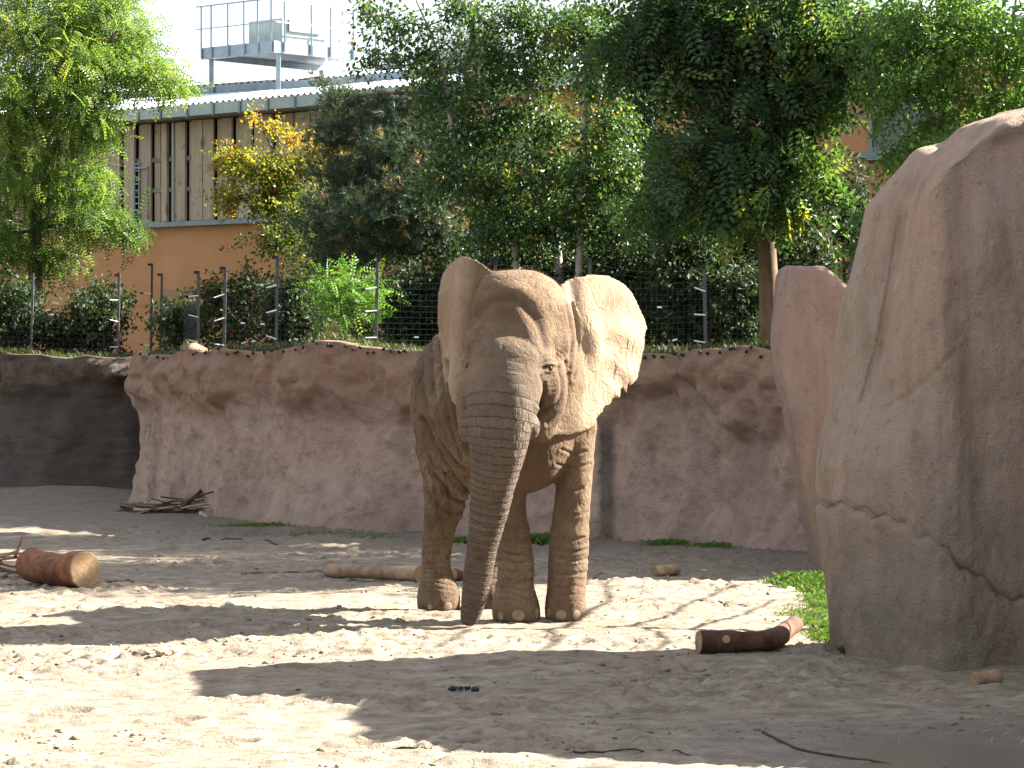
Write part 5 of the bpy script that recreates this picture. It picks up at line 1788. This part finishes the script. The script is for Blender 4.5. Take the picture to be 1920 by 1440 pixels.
D3 = 44.0
rowan, RC, RD = plant('rowan_shrub', 'rowan shrub turning yellow and orange in front of the timber planks', 'shrub',
      [[(590, 640, D3, .05), (585, 540, D3, .045), (570, 450, D3, .035), (545, 370, D3, .022), (520, 300, D3, .014), (480, 220, D3, .007)],
       [(600, 640, D3, .04), (610, 520, D3, .035), (620, 420, D3, .025), (600, 330, D3, .012), (565, 250, D3, .007)]],
      tree_bark,
      [(430, 300, D3, 34, 22, .4, 46, .2), (475, 315, D3 - .2, 52, 32, .5, 80, .05), (545, 325, D3, 60, 34, .5, 84, .05), (425, 378, D3, 26, 22, .4, 36, .15), (500, 375, D3 - .2, 54, 32, .5, 70, -.12), (560, 400, D3, 62, 40, .6, 80, -.3), (540, 455, D3 - .2, 76, 36, .6, 70, -.35),
       (600, 280, D3, 44, 16, .3, 24, .4), (512, 240, D3, 30, 16, .3, 12, .4), (476, 218, D3, 10, 12, .2, 5, .4), (555, 258, D3, 26, 14, .3, 10, .4), (630, 275, D3, 24, 12, .3, 10, .4), (600, 520, D3, 70, 50, .6, 60, -.4)],
      'simple', rowan_leaf, 14, .062, 503, .30, .1, (.38, .17))
# red berries of the rowan
brng = np.random.default_rng(9)
nb_ = 260
ii = brng.integers(0, int(len(RC) * .55), nb_)
bp = RC[ii] + brng.normal(0, .06, (nb_, 3)) - np.array(rowan.location)
V = ico_v[None] * .02 + bp[:, None]
bo_ = link('berries', mk_mesh('berries', V, (ico_f[None] + 12 * np.arange(nb_)[:, None, None]).reshape(-1, 3), True), plain('red_berry', (0.30, 0.02, 0.012), .35, .2), rowan)
bo_['kind'] = 'stuff'

D4 = 39.0
BIRCH = 'slender pale stemmed trees above the fence'
plant('birch_tree', 'leaning pale stemmed birch whose trunk curves over towards the pine', 'tree',
      [[(975, 640, D4, .055), (967, 473, D4, .05), (953, 437, D4, .048), (913, 367, D4, .043), (880, 327, D4, .040), (860, 293, D4, .036), (843, 213, D4, .030), (836, 150, D4, .024), (815, 80, D4, .018), (780, 0, D4, .01)]],
      birch_bark,
      [(800, 105, D4, 56, 54, .6, 46), (740, 50, D4, 56, 44, .5, 30), (690, 25, D4, 32, 26, .4, 12), (850, 190, D4, 66, 50, .7, 70), (880, 270, D4, 70, 46, .7, 80), (930, 340, D4 - .4, 66, 46, .7, 80, .1), (940, 420, D4 - .3, 70, 46, .7, 80), (840, 340, D4, 60, 40, .6, 40),
       (870, 20, D4, 60, 40, .6, 36), (700, 110, D4, 44, 30, .4, 18)],
      'simple', birch_leaf, 15, .072, 504, .34, .35, (.48, .2), BIRCH)
plant('birch_tree', 'straight pale stemmed birch directly above the elephant head', 'tree',
      [[(1056, 640, D4 + .4, .06), (1045, 467, D4 + .4, .055), (1030, 393, D4 + .4, .05), (1017, 340, D4 + .4, .047), (1007, 280, D4 + .4, .043), (993, 200, D4 + .4, .036), (983, 117, D4 + .4, .028), (978, 20, D4 + .4, .016)]],
      birch_bark,
      [(970, 40, D4 + .4, 66, 56, .7, 70), (1000, 130, D4 + .3, 80, 50, .7, 86), (950, 220, D4 + .3, 60, 46, .6, 56), (1040, 240, D4 + .1, 60, 46, .6, 60, .15), (1040, 320, D4, 66, 40, .6, 70, .12), (1070, 400, D4, 70, 50, .7, 80), (1000, 420, D4, 60, 50, .6, 60), (930, 110, D4 + .3, 50, 44, .5, 36), (1050, 60, D4, 60, 50, .6, 60)],
      'simple', birch_leaf, 15, .072, 505, .34, .35, (.45, .2), BIRCH)
plant('birch_tree', 'upright birch with the whitest stem, beside the hanging robinia leaves', 'tree',
      [[(1083, 640, D4 - .8, .055), (1087, 466, D4 - .8, .05), (1090, 320, D4 - .8, .044), (1095, 267, D4 - .8, .040), (1097, 147, D4 - .8, .030), (1100, 20, D4 - .8, .015)]],
      birch_bark,
      [(1090, 60, D4 - .8, 60, 56, .6, 66), (1130, 150, D4 - .8, 66, 46, .6, 74), (1150, 240, D4 - .9, 60, 44, .6, 70, .14), (1120, 310, D4 - 1, 60, 44, .6, 70, .14), (1175, 330, D4 - .8, 50, 50, .6, 56), (1090, 400, D4 - .8, 60, 46, .6, 66), (1160, 430, D4 - .8, 70, 46, .7, 80, -.1), (1180, 60, D4 - .5, 60, 50, .6, 50)],
      'simple', birch_leaf, 15, .072, 506, .33, .35, (.48, .2), BIRCH)

D5 = 35.5
plant('robinia_tree', 'large robinia with hanging compound leaves in front of the terracotta wall', 'tree',
      [[(1446, 640, D5, .13), (1442, 540, D5, .12), (1438, 440, D5, .105), (1452, 350, D5, .09), (1466, 280, D5, .08), (1462, 180, D5, .065), (1456, 80, D5, .05), (1450, -60, D5, .03)],
       [(1452, 350, D5, .06), (1520, 230, D5 - .3, .05), (1580, 110, D5 - .4, .035), (1620, 0, D5 - .4, .02)],
       [(1464, 200, D5, .05), (1380, 120, D5 - .3, .04), (1280, 60, D5 - .4, .025)]],
      rob_bark,
      [(1300, 30, D5, 120, 46, .9, 115, -.15), (1210, 80, D5, 80, 46, .7, 75, -.12), (1410, 70, D5, 100, 56, 1.0, 115, -.1), (1500, 40, D5 - .2, 100, 60, 1.0, 100), (1585, 110, D5 - .3, 70, 46, .8, 70, .05), (1480, 170, D5 - .4, 90, 40, .8, 80), (1330, 125, D5 - .2, 90, 30, .7, 60, -.15), (1270, 265, D5 - .6, 50, 22, .5, 24, .15),
       (1370, 290, D5 - .7, 70, 44, .8, 62, -.05), (1475, 270, D5 - .6, 66, 46, .8, 60), (1420, 355, D5 - .8, 70, 32, .7, 44, .05), (1520, 320, D5 - .5, 30, 40, .5, 20), (1290, 330, D5 - .7, 50, 36, .6, 30), (1240, 370, D5 - .6, 44, 34, .5, 26), (1625, 50, D5 - .2, 66, 50, .8, 56, .1), (1350, -60, D5, 260, 50, 1.5, 150),
       (1370, 385, D5 - .7, 40, 24, .5, 18, .2), (1490, 360, D5 - .8, 34, 24, .5, 18, .2), (1340, 215, D5 - .3, 50, 26, .6, 22)],
      'pinnate_large', robinia_leaf, 4, .40, 507, .32, .75, (.42, .2))

D6 = 33.8
plant('glossy_leaved_tree', 'light green tree with small glossy leaves behind the huge boulder', 'tree',
      [[(1790, 640, D6, .07), (1775, 420, D6, .06), (1760, 280, D6, .05), (1720, 150, D6, .035), (1685, 30, D6, .02), (1670, -60, D6, .01)],
       [(1795, 620, D6, .06), (1830, 350, D6, .045), (1880, 180, D6, .03), (1905, 0, D6, .015)],
       [(1760, 420, D6, .03), (1700, 330, D6, .02), (1620, 240, D6, .012), (1590, 190, D6, .007)]],
      birch_bark,
      [(1700, 60, D6, 86, 66, .9, 120), (1800, 40, D6, 90, 60, 1.0, 130, .1), (1885, 90, D6, 70, 76, .9, 110, .15), (1770, 150, D6, 70, 46, .8, 90, .1), (1860, 200, D6, 70, 40, .8, 70, .1), (1690, 160, D6 - .3, 50, 36, .6, 46), (1640, 200, D6 - .3, 34, 40, .5, 26), (1980, 60, D6, 80, 110, 1.0, 90),
       (1720, 270, D6 - .3, 44, 26, .5, 26), (1670, 310, D6 - .2, 26, 30, .4, 16), (1800, -60, D6, 170, 50, 1.2, 110), (1760, 235, D6, 50, 22, .5, 26), (1640, 110, D6, 40, 40, .5, 36), (1940, 190, D6, 60, 50, .8, 50)],
      'simple', glossy_leaf, 16, .068, 508, .33, .3, (.5, .2))

# trees on the bank past the right edge of the view; they shade the ground below the wall
for k, (x_, y_, h_, sd_) in enumerate([(7.4, 30.3, 7.2, 521), (7.7, 32.1, 9.0, 522)]):
    zb = float(bank_z(x_, y_)) - .1
    plant('glossy_leaved_tree', ['leafy tree on the bank beyond the huge boulder, nearest of its row to the slab', 'taller leafy tree on the bank beyond the huge boulder, farther from the slab'][k], 'tree',
          [[(x_, y_, zb, .12), (x_ + .05, y_, zb + h_ * .3, .10), (x_ - .05, y_ + .1, zb + h_ * .6, .07), (x_, y_, zb + h_ * .92, .03)]], tree_bark,
          [(x_ + a, y_ + b, zb + h_ * c, 1.4, .9, 1.3, 95) for a, b, c in ((0, 0, .85), (-.9, .2, .68), (.9, -.2, .66), (0, -.9, .6), (.2, .9, .55), (-.8, -.5, .45), (.9, .5, .42), (0, 0, .35))],
          'simple', glossy_leaf, 14, .13, sd_, .4, .3, (.45, .2), 'trees on the bank beyond the boulders', world=True)

# undergrowth behind the fence
SH = [
    ('dark leafy shrub beside the locust tree trunk', 190, 575, 49.4, 56, 66, .7, 120, 'simple', shrub_leaf, (.5, .2)),
    ('low dark bush at the foot of the locust tree', 110, 610, 49.2, 60, 36, .6, 100, 'simple', shrub_leaf, (.45, .2)),
    ('dark green bush above the dark recess wall', 25, 575, 49.2, 60, 70, .7, 130, 'simple', shrub_leaf, (.5, .2)),
    ('leafy bush in the shade left of the locust tree trunk', -50, 540, 49.5, 70, 90, .8, 110, 'simple', shrub_leaf, (.5, .2)),
    ('bright lime green feathery bush behind the fence', 655, 540, 39.6, 62, 46, .45, 62, 'pinnate', lime_leaf, (.55, .2)),
    ('thorny shrub with red fruit behind the fence', 440, 555, 43.6, 62, 56, .5, 130, 'simple', shrub_leaf, (.75, .2)),
    ('low shrub behind the short fence at the wall corner', 345, 590, 44.5, 60, 34, .5, 80, 'simple', shrub_leaf, (.6, .2)),
    ('dark shrub between the fruiting shrub and the lime bush', 545, 570, 43.0, 66, 62, .6, 130, 'simple', shrub_leaf, (.5, .2)),
    ('dark shrub in the shade under the pine', 775, 560, 41.0, 80, 80, .7, 170, 'simple', shrub_leaf, (.42, .2)),
    ('dense dark shrub filling the gap behind the elephant left ear', 880, 530, 41.0, 80, 90, .7, 170, 'simple', shrub_leaf, (.42, .2)),
    ('dark shrub under the leaning birch', 985, 500, 40.4, 80, 90, .7, 170, 'simple', shrub_leaf, (.45, .2)),
    ('dense shrub under the straight birches', 1085, 530, 39.8, 76, 96, .7, 180, 'simple', shrub_leaf, (.5, .22)),
    ('dark shrub above the elephant outspread ear', 1185, 520, 38.2, 80, 100, .7, 190, 'simple', shrub_leaf, (.5, .22)),
    ('dark spreading shrub behind the fence left of the robinia', 1290, 500, 37.6, 80, 110, .7, 190, 'simple', shrub_leaf, (.48, .22)),
    ('dark shrub at the foot of the robinia trunk', 1385, 550, 37.0, 66, 76, .6, 140, 'simple', shrub_leaf, (.45, .2)),
    ('thin shrub with bare twigs behind the pink slab', 1535, 480, 35.0, 40, 60, .5, 26, 'simple', shrub_leaf, (.6, .2)),
    ('loose green shrub against the big boulder edge', 1640, 440, 33.2, 40, 70, .5, 46, 'simple', glossy_leaf, (.4, .2)),
    ('tall dark shrub between rowan and pine', 690, 350, 47.0, 70, 90, .7, 120, 'simple', shrub_leaf, (.4, .2)),
    ('tall dark evergreen mass between pine and leaning birch', 905, 270, 45.5, 90, 110, .8, 170, 'simple', shrub_leaf, (.38, .2)),
    ('tall dark evergreen mass below the window', 1160, 350, 42.2, 90, 100, .8, 170, 'simple', shrub_leaf, (.4, .2)),
    ('tall dark evergreen mass behind the robinia trunk', 1370, 420, 40.0, 90, 110, .8, 190, 'simple', shrub_leaf, (.4, .2)),
    ('narrow dark evergreen between robinia trunk and slab', 1490, 470, 38.2, 50, 120, .6, 110, 'simple', shrub_leaf, (.42, .2)),
    ('slim dark evergreen against the terracotta wall beside the boulder', 1600, 400, 39.5, 44, 110, .6, 80, 'simple', shrub_leaf, (.42, .2)),
    ('dark leafy tree top showing between the birches and the robinia', 1205, 190, 43.5, 60, 120, .7, 130, 'simple', shrub_leaf, (.5, .2)),
    ('dark climbing shrub on the terracotta wall behind the pine', 960, 330, 46.0, 60, 110, .6, 120, 'simple', shrub_leaf, (.45, .2)),
    ('tall dark shrub behind the pine trunk', 800, 430, 45.5, 110, 80, .8, 150, 'simple', shrub_leaf, (.35, .2)),
    ('tall dark shrub behind the birch stems', 1010, 420, 42.8, 120, 90, .8, 180, 'simple', shrub_leaf, (.38, .2)),
    ('tall dark shrub behind the hanging robinia leaves', 1250, 430, 40.6, 100, 70, .8, 150, 'simple', shrub_leaf, (.4, .2)),
]
for i, (lb, px, py, d_, rx, ry, rz, n, kd, mt, tn) in enumerate(SH):
    x_ = (px - 960) / F * d_
    zb = float(bank_z(x_, d_)) - .08
    pyb = HY + (CH - zb) / d_ * F
    sub_ = []
    r_ = np.random.default_rng(700 + i)
    for j in range(5):
        a = j / 5 * 6.28 + r_.uniform(-.4, .4)
        sub_.append((px + rx * .5 * math.cos(a), py + ry * .45 * math.sin(a) + 8, d_ + r_.uniform(-.3, .3) * rz, rx * .62, ry * .55, rz * .8, n / 4))
    sub_.append((px, (py + ry * .4 + pyb) / 2, d_, rx * .8, max(12, (pyb - py - ry * .3) / 2), rz * .7, n / 3))
    root, SCn, SD = plant('shrub', lb, 'shrub',
          [[(px + o, pyb, d_, .028), (px + o * 2.2, (pyb + py) / 2, d_, .02), (px + o * 3, py - ry * .5, d_, .008)] for o in (-7, 0, 8)],
          tree_bark, sub_, kd, mt, 13 if kd == 'simple' else 4, .082 if kd == 'simple' else .26, 600 + i, .28, .25, tn, 'shrubs growing behind the fence')
    if 'red fruit' in lb:
        nb_ = 160
        ii = brng.integers(0, len(SCn), nb_)
        bp = SCn[ii] + brng.normal(0, .05, (nb_, 3)) - np.array(root.location)
        V = ico_v[None] * .022 + bp[:, None]
        link('berries', mk_mesh('berries', V, (ico_f[None] + 12 * np.arange(nb_)[:, None, None]).reshape(-1, 3), True), plain('dark_red_berry', (0.25, 0.015, 0.012), .4, .2), root)['kind'] = 'stuff'

# leafless sapling beyond the boulder, out of view: its branch shadows lie across the sand by the elephant's feet
def shade_caster(pix):
    out = []
    for px, py, h_ in pix:
        x_, y_ = G(px, py)
        out.append((x_ + S_DIR.x / S_DIR.z * h_, y_ + S_DIR.y / S_DIR.z * h_, h_))
    return np.array(out)


limbs = [([(640, 1178, 3.9), (880, 1175, 3.35), (1100, 1175, 2.8), (1300, 1178, 2.2), (1450, 1182, 1.75)], .030, .040),
         ([(1036, 1176, 2.95), (1040, 1200, 3.4), (1018, 1222, 3.7), (985, 1242, 4.0)], .022, .012),
         ([(1200, 1176, 2.5), (1238, 1190, 2.9), (1248, 1206, 3.1), (1190, 1236, 3.5)], .022, .012),
         ([(1180, 1176, 2.55), (1258, 1152, 2.7), (1280, 1138, 2.9), (1380, 1100, 3.2)], .022, .012),
         ([(1300, 1178, 2.2), (1372, 1156, 2.4), (1400, 1148, 2.6), (1450, 1126, 2.8)], .020, .011),
         ([(1060, 1176, 2.9), (1120, 1140, 3.1), (1142, 1122, 3.2), (1100, 1092, 3.5)], .022, .012),
         ([(880, 1176, 3.35), (840, 1205, 3.7), (838, 1235, 4.0)], .018, .010),
         ([(1390, 1180, 1.95), (1440, 1205, 2.3), (1500, 1215, 2.6)], .018, .010)]
T0 = shade_caster(limbs[0][0])
base_ = np.array([T0[-1][0] + .15, T0[-1][1] - .1, float(gz(T0[-1][0], T0[-1][1])) - .1])
mb = MB()
P = spline(np.vstack([T0, base_]), 26)
mb.tube(P - base_, np.linspace(.018, .06, 26), 8)
for pix, ra, rb in limbs[1:]:
    P = spline(shade_caster(pix), 14)
    P[1:-1] += rng.normal(0, .012, P[1:-1].shape)
    mb.tube(P - base_, np.linspace(ra, rb, 14), 6)
root = empty('bare_tree', base_)
tag(root, 'small leafless tree standing behind the huge boulder', 'tree')
mb.obj('trunk', tree_bark, root, True)
